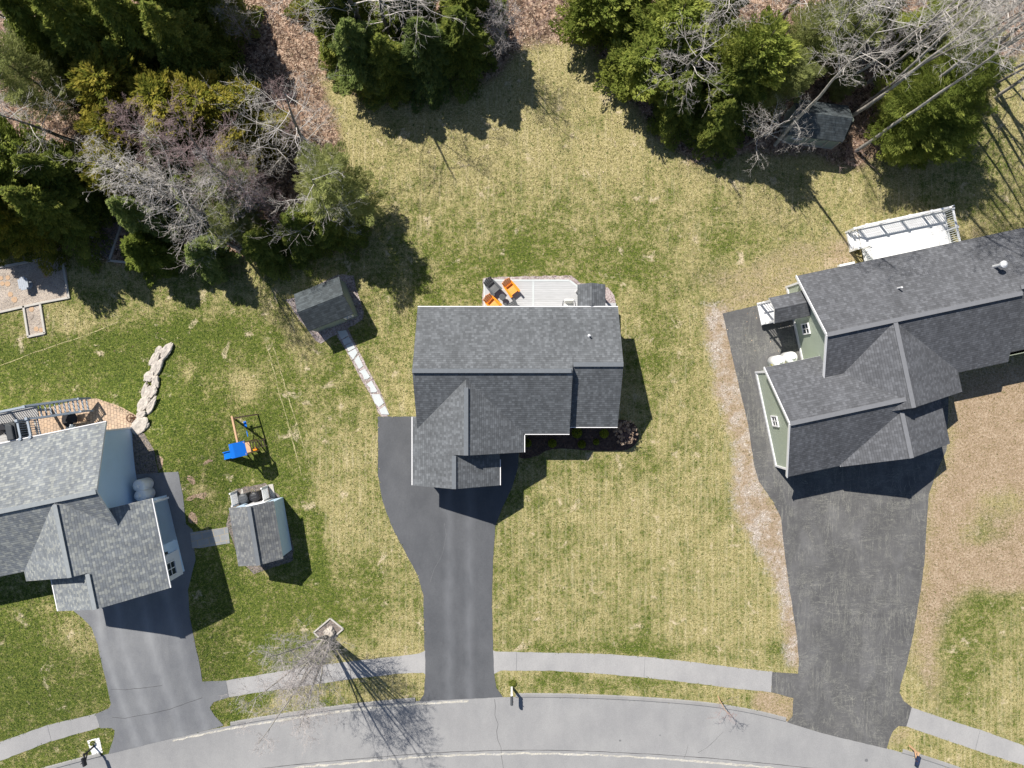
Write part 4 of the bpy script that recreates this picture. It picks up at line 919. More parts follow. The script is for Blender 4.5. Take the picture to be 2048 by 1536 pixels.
m.build('rim', 'rust', t); m = MB(); m.lathe([(.06, 0), (.06, .3)], (0, 0, 0), 10); m.bar((-.24, 0, .27), (.24, 0, .27), .03, .03); m.bar((0, -.24, .27), (0, .24, .27), .03, .03); m.build('hub', 'rust', t)
# flagstones, zoom origin (640,660) scale .1302
FS = [([(270, 20), (400, 0), (440, 80), (330, 145)], 'shaded flagstone nearest the small dark shed door'), ([(340, 160), (440, 95), (490, 185), (375, 235)], 'half shaded square flagstone, second below the small shed'),
      ([(392, 240), (500, 190), (540, 275), (440, 330)], 'flagstone just outside the small shed shadow'), ([(430, 350), (545, 285), (575, 350), (510, 455)], 'wedge shaped flagstone, fourth from the small shed'),
      ([(525, 465), (590, 385), (665, 550), (600, 600)], 'tall leaning flagstone in the upper middle of the path'), ([(600, 635), (690, 595), (770, 720), (735, 750), (680, 760), (650, 680)], 'notched flagstone beside the bare gravel gap'),
      ([(715, 835), (790, 775), (880, 935), (860, 955), (780, 960), (765, 880)], 'curved flagstone below the gravel gap'), ([(790, 985), (915, 985), (985, 1120), (905, 1185), (840, 1120)], 'largest flagstone in the lower part of the path'),
      ([(910, 1225), (1000, 1165), (1065, 1300), (940, 1295)], 'last flagstone touching the corner of the middle driveway')]
for pts, lab in FS:
    m = MB(); cx = sum(p[0] for p in pts)/len(pts); cy = sum(p[1] for p in pts)/len(pts)
    w_ = [P(640+p[0]*.1302, 660+p[1]*.1302, .04) for p in pts][::-1]
    m.prism(w_, .0, .045); tag(bevel(m.build('flagstone', 'flag'), .008), lab, 'flagstone', 'flagstones from the small shed to the driveway')
# stepping stones in the pea gravel; zoom origin (0,440) scale .1693
for i, (a, b, r_, lab) in enumerate(((525, 600, 34, 'upper left tan stepping stone of the group right of the round table'), (608, 590, 30, 'upper right tan stepping stone of the group right of the round table'), (545, 657, 32, 'lower tan stepping stone of the group right of the round table'),
    (95, 680, 30, 'tan stepping stone left of the round table, upper one'), (95, 755, 36, 'tan stepping stone left of the round table, middle one'), (15, 690, 26, 'tan stepping stone at the left picture edge, higher'), (30, 750, 28, 'tan stepping stone at the left picture edge, lower'),
    (125, 878, 34, 'tan stepping stone left below the round table, upper of two'), (175, 940, 38, 'tan stepping stone left below the round table, lower of two'), (570, 770, 40, 'faded stepping stone below right of the round table'), (655, 830, 42, 'cracked dark stepping stone near the right timber edge'), (575, 840, 34, 'faded stepping stone nearest the lower timber edge'), (60, 950, 30, 'faded stepping stone in the lower left gravel'),
    (375, 1055, 34, 'tan stepping stone at the top of the narrow gravel path'), (370, 1140, 34, 'dull stepping stone in the upper middle of the narrow gravel path'), (440, 1210, 34, 'dull stepping stone in the middle of the narrow gravel path'), (430, 1290, 32, 'tan stepping stone near the foot of the narrow gravel path'), (490, 1300, 28, 'small stepping stone against the right timber of the narrow path'))):
    x, y = P(a*.1693, 440+b*.1693); rg = random.Random(i); n = 7
    pl = [(x+r_*.00548*(1+rg.uniform(-.15, .12))*math.cos(2*math.pi*k/n), y+r_*.00548*(1+rg.uniform(-.15, .12))*math.sin(2*math.pi*k/n)) for k in range(n)]
    m = MB(); m.prism(pl, 0, .03 if i not in (9, 11, 12) else .022); tag(m.build('stepping_stone', 'orangestone' if i not in (9, 10, 11, 12, 14, 15) else 'pea'), lab, 'stepping stone', 'stepping stones in the pea gravel')
# timber edging
for a, b, lab in (((-60, 546), (84, 519), 'long timber along the far side of the pea gravel'), ((124, 512), (139.5, 597), 'timber along the right side of the pea gravel'), ((82, 606), (139, 595.5), 'near timber of the pea gravel, right of the narrow path'), ((-60, 638), (82, 606.5), 'near timber of the pea gravel, left of the narrow path'),
        ((48.5, 612), (58, 674), 'left timber of the narrow gravel path'), ((82, 609), (91, 667), 'right timber of the narrow gravel path'), ((56, 674), (92, 666), 'short end timber of the narrow gravel path'),
        ((247, 440), (219, 523), 'right edging timber of the shaded woodland path'), ((217, 521), (262, 526), 'timber running from the woodland path towards the spruce'), ((168, 506), (203, 518), 'short timber at the foot of the woodland path'), ((205, 445), (183, 478), 'left edging timber of the shaded woodland path'), ((-40, 516), (48, 491), 'low timber under the bench at the left edge')):
    p0 = G(*a); p1 = G(*b); m = MB(); m.bar((p0[0], p0[1], p0[2]+.05), (p1[0], p1[1], p1[2]+.05), .14, .12); tag(bevel(m.build('edging_timber', 'timber'), .01), lab, 'timber', 'timber edging around the gravel')
x, y, z = G(26, 492); t = thing('bench', 'plain wooden bench beside the pea gravel at the left edge', 'bench', (x, y, 0), R(14))
m = MB(); m.box((0, 0, .42), (1.5, .28, .05)); m.build('seat', 'timber', t)
for s in (-.6, .6): m = MB(); m.box((s, 0, .2), (.1, .24, .39)); m.build('leg', 'timber', t)
x, y, z = G(57, 569); t = thing('spool_table', 'weathered octagonal plank table in the middle of the pea gravel', 'table', (x, y, 0), R(10))
m = MB()
for i in range(5):
    hw = (.30, .42, .42, .42, .30)[i]; m.box(((i-2)*.125, 0, .50), (.118, hw*2, .05))
m.build('table_top', 'spool', t); m = MB(); m.lathe([(.30, 0), (.30, .05), (.16, .06), (.16, .42), (.22, .47)], (0, 0, 0), 16); m.build('base', 'spool', t)
# front tree bed
bc = [P(661, 1236), P(687, 1257), P(652, 1287), P(628, 1264)]
struct(sheet('tree_bed', [(661, 1236), (687, 1257), (654, 1288), (628, 1264)], 'darkgravel', .014, 0))
t = thing('bed_edging', 'pale stone edging round the tree bed by the sidewalk', 'edging'); 
for i in range(4): m = MB(); a, b = bc[i], bc[(i+1) % 4]; m.bar((*a, .04), (*b, .04), .09, .10); m.build('edge_board', 'timber', t)
x, y = P(660, 1264); o = bpy.data.objects.new('boulder', boulder_mesh(1, .34, .40, .55, 77)); C.objects.link(o); o.location = (x, y, .1); tag(o, 'single tall boulder at the foot of the bare tree by the sidewalk', 'boulder')

# ------------------------------------------------------------------ vegetation meshes
def quadmesh(name, V, tone, mat):
    me = bpy.data.meshes.new(name); n = len(V)//4
    me.vertices.add(len(V)); me.vertices.foreach_set('co', np.asarray(V, np.float32).ravel())
    me.loops.add(n*4); me.loops.foreach_set('vertex_index', np.arange(n*4, dtype=np.int32))
    me.polygons.add(n); me.polygons.foreach_set('loop_start', np.arange(0, n*4, 4, dtype=np.int32)); me.polygons.foreach_set('loop_total', np.full(n, 4, np.int32))
    me.update(); a = me.attributes.new('tone', 'FLOAT', 'FACE'); a.data.foreach_set('value', np.asarray(tone, np.float32)); me.materials.append(M[mat]); return me
def sprays(c, d, L, W, rs, flat=.5):
    """c,d (n,3) centre and direction -> diamond quads"""
    n = len(c); d = d/np.linalg.norm(d, axis=1, keepdims=True)
    up = np.array([0, 0, 1.0])+rs.normal(0, flat, (n, 3)); s = np.cross(d, up); s /= np.linalg.norm(s, axis=1, keepdims=True)+1e-9
    L = L[:, None]; W = W[:, None]
    return np.stack([c-d*L*.5, c-d*L*.05+s*W, c+d*L*.5, c-d*L*.05-s*W], 1).reshape(-1, 3)
def conifer(seed, h, r, kind):
    rs = np.random.default_rng(seed)
    par = {'cedar': (360, .55, 38, .21, .034, .75, .30), 'hemlock': (300, -.12, 60, .22, .038, .95, .12), 'spruce': (280, .05, 56, .20, .035, 1.0, .1), 'pine': (200, .35, 62, .26, .020, .8, .35)}[kind]
    nb, sl, dens, LL, WW, pw, base = par
    V = []; T = []; ph = rs.random(6)*6.28
    for i in range(nb):
        t = (i+.5)/nb; t = .06+.94*t**.85; az = i*2.39996+rs.normal(0, .25)
        if kind == 'cedar': prof = np.sqrt(max(0, 1-((t-.38)/.64)**2))*.95+.05
        elif kind == 'pine': prof = np.sqrt(max(0, 1-((t-.42)/.60)**2))
        else: prof = ((1-t)**(pw*.78))*.98+.05
        lump = 1+.20*math.sin(2*az+ph[0]+t*5)+.15*math.sin(3*az+ph[1]-t*9)+.12*math.sin(5*az+ph[2]+t*13)
        bl = r*prof*lump*rs.uniform(.78, 1.12)
        if bl < .1: bl = .1
        dirh = np.array([math.cos(az), math.sin(az), 0]); o0 = np.array([0, 0, t*h*.97-(.10*h*prof if kind == 'cedar' else 0)])
        n = max(6, int(dens*bl**1.25)); s = rs.random(n)**.6*.85+.15
        fan = (rs.random(n)-.5)*.85*bl*(1.05-s)**.7
        lat = np.array([-math.sin(az), math.cos(az), 0])
        z = bl*(sl*s-(.22*s*s if kind in ('hemlock', 'spruce') else 0))+rs.normal(0, .05, n)
        c = o0+dirh*(s*bl)[:, None]+lat*fan[:, None]; c[:, 2] += z
        dd = dirh[None]*.9+lat[None]*(fan/(bl+.01)*2.2+rs.normal(0, .5, n))[:, None]+np.array([0, 0, base+sl*.4])[None]+rs.normal(0, .18, (n, 3))
        sc_ = rs.uniform(.7, 1.25, n)
        V.append(sprays(c, dd, LL*sc_, WW*sc_, rs, .6)); bt = rs.random()*.45
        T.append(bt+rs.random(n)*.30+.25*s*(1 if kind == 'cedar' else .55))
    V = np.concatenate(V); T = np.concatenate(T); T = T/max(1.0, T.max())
    return V, T
CON = {}
for kind, spec in (('cedar', (6.0, 1.8)), ('hemlock', (9.0, 2.7)), ('spruce', (6.0, 1.7)), ('pine', (9.0, 2.5))):
    CON[kind] = [(conifer(11+i*7+len(kind), *spec, kind), spec) for i in range(3)]
CM = {}
def conmesh(kind, mat, i):
    k = (kind, mat, i)
    if k not in CM: (V, T), sp = CON[kind][i]; CM[k] = (quadmesh('crown', V, T, mat), sp)
    return CM[k]
def trunkmesh(h, r0, mat, lean=0):
    m = MB(); m.chain([(0, 0, -.1), (.02*h*lean, 0, h*.3), (.05*h*lean, .01*h*lean, h*.65), (.08*h*lean, .02*h*lean, h*.97)], [r0, r0*.75, r0*.45, r0*.12], 9)
    me = bpy.data.meshes.new('trunk'); me.from_pydata(m.v, [], m.f); me.materials.append(M[mat]); me.polygons.foreach_set('use_smooth', [True]*len(m.f)); return me
TRK = trunkmesh(1.0, .016, 'barkd')
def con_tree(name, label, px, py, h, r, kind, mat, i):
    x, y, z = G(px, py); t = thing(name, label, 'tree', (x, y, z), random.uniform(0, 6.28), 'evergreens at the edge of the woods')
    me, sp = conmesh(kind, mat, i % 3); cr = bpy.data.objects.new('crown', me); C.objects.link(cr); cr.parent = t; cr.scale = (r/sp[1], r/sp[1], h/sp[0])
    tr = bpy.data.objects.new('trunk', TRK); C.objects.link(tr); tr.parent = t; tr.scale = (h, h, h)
    return t
class BT(MB): pass
def bare(seed, h, spread, r0, start=.35, nb=18, blen=.36, up=.6, tw=1.0, multi=1, taper=.25):
    rg = random.Random(seed); tr = MB(); br = MB()
    def grow(m, p, d, L, r, dep, maxd):
        n = 4 if dep < 2 else (3 if dep == 2 else 2); pts = [p.copy()]; rad = [r]; dd = d.copy()
        for k in range(n):
            dd = (dd+Vector((rg.gauss(0, .16), rg.gauss(0, .16), rg.gauss(0, .10)+.06*up))).normalized(); pts.append(pts[-1]+dd*(L/n)); rad.append(r*(1-(k+1)/n*.72))
        m.chain(pts, rad, 5 if dep < 2 else 3, cap=False)
        if dep < maxd:
            cnt = {1: int(7*tw), 2: int(5*tw), 3: 3}.get(dep, 3)
            for j in range(cnt):
                t = rg.uniform(.22, 1.0); i_ = min(n-1, int(t*n)); f = t*n-i_; q0 = pts[i_].lerp(pts[i_+1], min(1, f)); ax = Vector((rg.gauss(0, 1), rg.gauss(0, 1), rg.gauss(0, .7))).normalized()
                nd = (dd*1.0+ax*.95).normalized(); grow(m, q0, nd, L*rg.uniform(.32, .60), max(.0048, r*.46*(1-t*.3)), dep+1, maxd)
    for s in range(multi):
        a = rg.random()*6.28; ln = spread*.05 if multi == 1 else rg.uniform(.02, .20)
        d = Vector((math.cos(a)*ln, math.sin(a)*ln, 1)).normalized(); hh = h*rg.uniform(.8, 1) if s else h
        pts = [Vector((math.cos(a)*.12*(multi > 1), math.sin(a)*.12*(multi > 1), -.1))]; rad = [r0]; n = 9
        for k in range(n):
            d = (d+Vector((rg.gauss(0, .035), rg.gauss(0, .035), .05))).normalized(); pts.append(pts[-1]+d*hh/n); rad.append(r0*(1-(k+1)/n*(1-taper*.5)))
        tr.chain(pts, rad, 8, cap=False)
        for j in range(nb):
            t = start+(1-start)*((j+.5)/nb); i_ = min(n-1, int(t*n)); f = t*n-i_; p = pts[i_].lerp(pts[i_+1], f); az = j*2.4+rg.gauss(0, .4)
            rel = (t-start)/(1-start); L = h*blen*(1-rel*.62)*rg.uniform(.7, 1.15)*(.55+.45*min(1, rel*4)); dr_ = Vector((math.cos(az), math.sin(az), up*rg.uniform(.5, 1.3))).normalized()
            grow(br, p, dr_, L, max(.011, r0*.26*(1-t*.6)), 1, 4 if tw > .8 else 3)
    return tr, br
def tomesh(m, name, mat):
    me = bpy.data.meshes.new(name); me.from_pydata(m.v, [], m.f); me.materials.append(M[mat]); me.polygons.foreach_set('use_smooth', [True]*len(m.f)); return me
BARE = {}
for key, args, tm, bmt in (('tall1', dict(seed=1, h=18, spread=1, r0=.115, start=.60, nb=12, blen=.19, up=.8, tw=1.0), 'birch', 'twigp'), ('tall2', dict(seed=2, h=18, spread=1.5, r0=.105, start=.55, nb=13, blen=.20, up=.7, tw=1.0), 'birch', 'twigp'), ('tall3', dict(seed=13, h=17, spread=2, r0=.085, start=.50, nb=11, blen=.17, up=.9, tw=1.0), 'bark', 'twigp'),
        ('broad1', dict(seed=3, h=10, spread=1, r0=.16, start=.22, nb=12, blen=.42, up=.7, tw=1.0), 'bark', 'twigp'), ('broad2', dict(seed=4, h=10, spread=2, r0=.15, start=.25, nb=12, blen=.40, up=.6, tw=1.0), 'bark', 'twigp'),
        ('brush1', dict(seed=5, h=10, spread=2, r0=.10, start=.2, nb=20, blen=.27, up=1.1, tw=1.05), 'bark', 'twigp'), ('brush2', dict(seed=6, h=9, spread=2, r0=.09, start=.18, nb=20, blen=.28, up=1.3, tw=1.2), 'bark', 'twigr'), ('brush3', dict(seed=9, h=9, spread=2, r0=.08, start=.15, nb=10, blen=.30, up=1.2, tw=1.15, multi=2), 'bark', 'twig'),
        ('clump', dict(seed=8, h=9.5, spread=2, r0=.075, start=.25, nb=9, blen=.26, up=1.3, tw=1.0, multi=9), 'birch', 'twig'), ('sapling', dict(seed=10, h=3.2, spread=1, r0=.03, start=.25, nb=7, blen=.35, up=.9, tw=.8), 'wood', 'twigr')):
    a, b = bare(**args); BARE[key] = (tomesh(a, 'trunk', tm), tomesh(b, 'branches', bmt), args['h'])
def bare_tree(label, px, py, h, key, rz=None, sx=1.12, lean=(0, 0), name='bare_tree', group='bare trees in and around the woods'):
    x, y, z = G(px, py); t = thing(name, label, 'tree', (x, y, z), random.uniform(0, 6.28) if rz is None else rz, group)
    tm, bm_, h0 = BARE[key]; t.rotation_euler = (lean[0], lean[1], t.rotation_euler[2]); t.rotation_mode = 'XYZ'
    for nm, me in (('trunk', tm), ('crown', bm_)):
        o = bpy.data.objects.new(nm, me); C.objects.link(o); o.parent = t; o.scale = (sx*h/h0, sx*h/h0, h/h0)
    return t
# evergreens: base pixel, height, radius
EV = [
 ('hemlock_tree', 'dark hemlock at the top edge left of the brown leaf litter', 462, 45, 8, 2.2, 'hemlock', 'hemlock', 0),
 ('hemlock_tree', 'dark hemlock at the top edge on the left side of the middle group', 655, 25, 7, 2.0, 'hemlock', 'cedar', 1),
 ('cedar_tree', 'golden green cedar standing furthest left of the golden row', 296, 226, 6.4, 2.3, 'cedar', 'cedar', 0),
 ('cedar_tree', 'golden green cedar second from left in the golden row', 392, 262, 6.2, 2.2, 'cedar', 'cedar', 1),
 ('cedar_tree', 'golden green cedar third from left in the golden row', 464, 262, 6, 2.2, 'cedar', 'cedar', 2),
 ('cedar_tree', 'golden green cedar at the right end of the golden row', 520, 262, 5.0, 1.6, 'cedar', 'cedar', 0),
 ('cedar_tree', 'small olive cedar right below the golden row', 508, 318, 4.6, 1.4, 'cedar', 'cedar', 1),
 ('cedar_tree', 'olive cedar beside the brown leaf litter, above the white pine', 565, 285, 4.0, 1.3, 'cedar', 'cedar', 2),
 ('cedar_tree', 'olive cedar filling the gap left of the grey thicket', 290, 305, 5.5, 1.5, 'cedar', 'cedar', 2),
 ('cedar_tree', 'dark olive cedar above the lone spruce at the left', 300, 375, 6, 1.6, 'cedar', 'cedar', 1),
 ('hemlock_tree', 'tall dark hemlock in the top left corner', 190, 130, 10, 3.0, 'hemlock', 'hemlock', 0),
 ('hemlock_tree', 'dark hemlock second from the top left corner', 270, 140, 11, 2.9, 'hemlock', 'hemlock', 1),
 ('hemlock_tree', 'dark hemlock in the middle of the top left group', 350, 135, 10, 2.8, 'hemlock', 'hemlock', 2),
 ('hemlock_tree', 'dark hemlock with sunlit tips at the right of the top left group', 425, 150, 9, 2.5, 'hemlock', 'hemlock', 0),
 ('hemlock_tree', 'dark hemlock at the top edge behind the top left group', 400, 75, 11, 2.7, 'hemlock', 'hemlock', 1),
 ('hemlock_tree', 'small dark hemlock right of the top left group by the leaf litter', 486, 178, 3.6, 1.2, 'hemlock', 'hemlock', 2),
 ('hemlock_tree', 'dark hemlock behind the golden row', 330, 180, 7, 2.2, 'hemlock', 'hemlock', 2),
 ('hemlock_tree', 'dark hemlock between golden row and leaf litter', 410, 190, 6, 2.0, 'hemlock', 'hemlock', 1),
 ('pine_tree', 'pale grey green pine at the left edge above the dark cedars', 150, 215, 8, 1.9, 'pine', 'pine', 0),
 ('cedar_tree', 'broad cedar with golden tips at the left edge above the gravel', 75, 420, 7.5, 2.6, 'cedar', 'cedar', 0),
 ('hemlock_tree', 'big dark hemlock shading the pea gravel', 110, 462, 7.5, 2.5, 'hemlock', 'cedar', 0),
 ('hemlock_tree', 'dark hemlock left of the shaded woodland path', 175, 445, 8, 2.5, 'hemlock', 'hemlock', 1),
 ('hemlock_tree', 'dark hemlock behind the one left of the woodland path', 195, 390, 8, 2.3, 'hemlock', 'hemlock', 2),
 ('cedar_tree', 'greenish cedar at the back of the left edge group', 130, 370, 8, 2.4, 'cedar', 'bright', 1),
 ('hemlock_tree', 'dark hemlock at the very left edge above the bench', 20, 455, 6.5, 2.3, 'hemlock', 'cedar', 2),
 ('spruce_tree', 'lone pointed spruce right of the woodland path', 322, 515, 4.6, 1.9, 'spruce', 'bright', 0),
 ('spruce_tree', 'taller spruce just behind the lone pointed spruce', 325, 452, 6.4, 1.8, 'spruce', 'spruce', 1),
 ('spruce_tree', 'small spruce under the grey thicket throwing a pointed shadow', 438, 520, 4.6, 1.6, 'spruce', 'spruce', 2),
 ('hemlock_tree', 'low dark hemlock at the lower right of the grey thicket', 545, 500, 4.6, 1.9, 'hemlock', 'hemlock', 1),
 ('hemlock_tree', 'dark hemlock just below left of the white pine', 625, 470, 5.5, 2.0, 'hemlock', 'hemlock', 0),
 ('pine_tree', 'bright white pine on the lawn edge above the small dark shed', 705, 415, 7.4, 2.1, 'pine', 'pine', 1),
 ('hemlock_tree', 'dark green hemlock under the bright white pine', 680, 452, 6.0, 2.1, 'hemlock', 'hemlock', 2),
 ('pine_tree', 'grey green pine inside the grey thicket', 500, 400, 6, 1.6, 'pine', 'pine', 2),
 ('pine_tree', 'grey green pine low in the grey thicket, above the small spruce', 500, 460, 5, 1.5, 'pine', 'pine', 0),
 ('hemlock_tree', 'dark understory hemlock in the heart of the thicket', 420, 400, 5, 2.0, 'hemlock', 'hemlock', 0),
 ('hemlock_tree', 'dark understory hemlock on the left side of the thicket', 370, 330, 5, 2.0, 'hemlock', 'hemlock', 1),
 ('hemlock_tree', 'blue green hemlock at the left end of the top middle group', 735, 145, 6.8, 2.4, 'hemlock', 'spruce', 0),
 ('hemlock_tree', 'dark hemlock second from left in the top middle group', 790, 160, 6, 2.1, 'hemlock', 'hemlock', 1),
 ('hemlock_tree', 'green hemlock in the centre of the top middle group', 862, 140, 6.6, 2.5, 'hemlock', 'spruce', 2),
 ('hemlock_tree', 'dark hemlock near the right end of the top middle group', 930, 122, 6.6, 2.5, 'hemlock', 'hemlock', 0),
 ('hemlock_tree', 'dark hemlock at the top edge behind the middle group', 820, 60, 7.5, 2.5, 'hemlock', 'hemlock', 2),
 ('hemlock_tree', 'dark hemlock at the top edge behind the right part of the middle group', 950, 60, 7.5, 2.5, 'hemlock', 'hemlock', 1),
 ('hemlock_tree', 'dark hemlock at the top edge left of the middle group', 700, 70, 8, 2.4, 'hemlock', 'hemlock', 0),
 ('cedar_tree', 'bright green cedar alone at the top edge right of the lawn bay', 1185, 60, 6, 2.0, 'cedar', 'bright', 0),
 ('cedar_tree', 'bright green cedar right beside the one alone at the top edge', 1235, 55, 6, 1.9, 'cedar', 'bright', 1),
 ('cedar_tree', 'bright green cedar at the left corner of the right hand woods', 1268, 165, 5.0, 2.1, 'cedar', 'bright', 2),
 ('cedar_tree', 'bright green cedar behind the corner one of the right hand woods', 1320, 120, 7, 2.3, 'cedar', 'bright', 1),
 ('hemlock_tree', 'dark hemlock under the broad bare tree at the right', 1345, 220, 5.5, 2.3, 'hemlock', 'hemlock', 1),
 ('hemlock_tree', 'big dark hemlock in the right hand woods', 1440, 220, 8, 2.7, 'hemlock', 'hemlock', 0),
 ('hemlock_tree', 'dark hemlock at the lawn edge left of the green shed', 1420, 262, 5, 2.1, 'hemlock', 'hemlock', 2),
 ('cedar_tree', 'yellow green cedar rising over the dark hemlocks at the right', 1450, 195, 9, 2.0, 'cedar', 'bright', 0),
 ('hemlock_tree', 'dark hemlock at the top edge of the right hand woods', 1400, 90, 9, 2.6, 'hemlock', 'hemlock', 1),
 ('pine_tree', 'pale pine left behind the green shed', 1520, 205, 6.0, 1.7, 'pine', 'pine', 2),
 ('pine_tree', 'pale pine further behind the green shed', 1575, 135, 6.5, 1.8, 'pine', 'pine', 0),
 ('pine_tree', 'pale pine near the top edge between bare trunks', 1640, 110, 6, 1.9, 'pine', 'pine', 1),
 ('pine_tree', 'small pale pine just above the green shed roof', 1668, 185, 2.6, .9, 'pine', 'pine', 2),
 ('cedar_tree', 'bright cedar at the top edge amid the tall bare trees', 1690, 55, 6, 1.6, 'cedar', 'bright', 2),
 ('pine_tree', 'big bright green pine right of the green shed', 1775, 262, 6.5, 2.5, 'pine', 'bright', 0),
 ('cedar_tree', 'bright low cedar at the foot of the big bright pine', 1815, 290, 4.5, 2.2, 'cedar', 'bright', 1),
 ('pine_tree', 'bright pine behind the big bright pine', 1825, 235, 7.5, 2.3, 'pine', 'bright', 1),
 ('pine_tree', 'dull green pine at the right among the tall bare trees', 1870, 120, 5, 1.6, 'pine', 'pine', 0),
 ('hemlock_tree', 'dark hemlock in the upper right corner woods', 1800, 100, 5, 2.2, 'hemlock', 'hemlock', 2),
 ('hemlock_tree', 'dark hemlock at the far upper right corner', 1900, 45, 6, 2.2, 'hemlock', 'hemlock', 0),
]
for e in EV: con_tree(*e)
BR = [
 ('fine twigged bare tree above the pale pines at the top right', 1620, 95, 11, 'broad1'), ('fine twigged bare tree between the tall trunks right of the shed', 1760, 130, 10, 'broad2'), ('fine twigged bare tree in the right woods near the picture edge', 1900, 150, 11, 'broad1'), ('low bare brush tree in the clearing above the green shed', 1700, 140, 6, 'brush3'),
 ('tall bare tree behind the top middle evergreens casting long branch shadows', 738, 78, 12.5, 'broad1'), ('bare tree at the top edge over the right part of the middle group', 925, 25, 10.5, 'broad2'),
 ('low reddish brush tree between golden row and leaf litter', 575, 235, 4.5, 'brush2'), ('low reddish brush tree on the left side of the leaf litter', 605, 275, 4.2, 'brush2'), ('low grey brush tree at the top of the leaf litter', 500, 90, 5, 'brush3'),
 ('slim tall trunk between the shed corner and the one beside it', 1735, 215, 17, 'tall2'), ('tall pale trunk crossing the big bright pine', 1765, 240, 18, 'tall1'), ('tall bare tree behind the pale pines near the top edge', 1640, 140, 15, 'tall3'),
 ('tall bare tree in the clearing above the green shed', 1680, 170, 16, 'tall2'), ('bare tree nearest the right edge beside the lawn shadows', 1990, 195, 16, 'tall1'), ('leaning bare tree above the right end of the lawn', 1925, 140, 17, 'tall3'), ('spreading bare tree at the top edge over the right woods', 1560, 40, 10, 'broad1'),
 ('grey bare tree with pale trunk in the lower part of the thicket', 490, 460, 11, 'brush1'), ('tall grey bare tree in the middle of the thicket', 450, 400, 12.5, 'brush1'),
 ('grey bare tree at the upper left tip of the thicket', 350, 345, 9, 'brush2'), ('reddish bare tree left of the white pine', 590, 440, 8, 'brush2'),
 ('many stemmed grey bare tree in the right part of the thicket', 540, 430, 10, 'brush3'),
 ('fine twigged reddish tree in the centre of the thicket', 500, 420, 11, 'brush2'), ('small pale bare tree below the thicket over the small spruce', 480, 500, 6, 'broad1'),
 ('slim bare tree with dark trunk beside the brown leaf litter', 636, 320, 9.5, 'broad1'), ('bushy bare tree just left of the dark trunked slim one', 600, 325, 6.5, 'broad2'),
 ('thin bare tree growing through the bright white pine', 690, 452, 8, 'broad1'), ('pale bare tree at the left picture edge above the golden tipped cedar', 170, 290, 9, 'broad2'),
 ('bare tree at the left edge below the grey green pine', 95, 300, 7, 'broad1'), ('bare tree at the top left corner beside the hemlocks', 110, 95, 8, 'broad2'),
 ('bare tree leaning over the blue green hemlock at the top', 790, 105, 9.5, 'broad1'), ('bare tree at the right end of the top middle group', 1000, 105, 7.5, 'brush3'),
 ('fine bare shrubby tree over the lawn corner at the top middle', 990, 120, 5, 'brush2'), ('broad pale bare tree over the right hand dark hemlocks', 1335, 190, 8.6, 'broad1'),
 ('tall bare tree behind the broad pale one', 1370, 110, 11, 'broad2'), ('bare tree left of the green shed with low spreading branches', 1490, 290, 6.5, 'broad2'),
 ('bare tree rising behind the green shed', 1600, 160, 13, 'tall3'),
 ('bare tree at the top edge above the pale pines', 1575, 90, 13, 'tall3'), ('tall pale trunk just left of the shed roof, leaning right', 1550, 290, 17, 'tall1'),
 ('tall pale trunk at the right corner of the shed roof', 1700, 234, 18, 'tall1'), ('second tall trunk right against the shed roof corner', 1703, 227, 17, 'tall3'),
 ('tall pale trunk at the lawn edge in front of the bright pine', 1712, 302, 18, 'tall2'), ('tall bare tree above the shed, left of the big bright pine', 1735, 165, 17, 'tall1'),
 ('tall bare tree behind the big bright pine', 1800, 190, 18, 'tall2'), ('tall bare tree right behind the big bright pine', 1845, 200, 17, 'tall1'),
 ('tall bare tree near the right edge, nearest to the lawn', 1905, 215, 17, 'tall3'), ('tall bare tree at the right edge above the lawn', 1950, 175, 18, 'tall2'),
 ('slender bare tree in the upper right woods', 1790, 110, 16, 'tall3'), ('bare tree in the upper right corner', 1880, 110, 16, 'tall1'),
 ('bare tree at the top edge right of the bright cedar', 1740, 70, 15, 'tall2'), ('low bare tree at the top edge between cedar and corner', 1650, 60, 12, 'tall1'),
 ('bare tree close to the right picture edge', 1985, 130, 15, 'tall3'), ('bare branching tree at the upper right picture edge', 1940, 80, 13, 'broad2'),
]
for lab, x, y, h_, key in BR: bare_tree(lab, x, y, h_, key)
bare_tree('bare many stemmed tree with reddish twigs in the square bed by the sidewalk', 658, 1276, 10.8, 'clump', 0.4, name='bare_tree', group=None)
bare_tree('thin bare sapling on the grass strip right of the middle driveway', 1436, 1392, 3.4, 'sapling', 1.0, lean=(.0, .0), name='sapling', group=None)

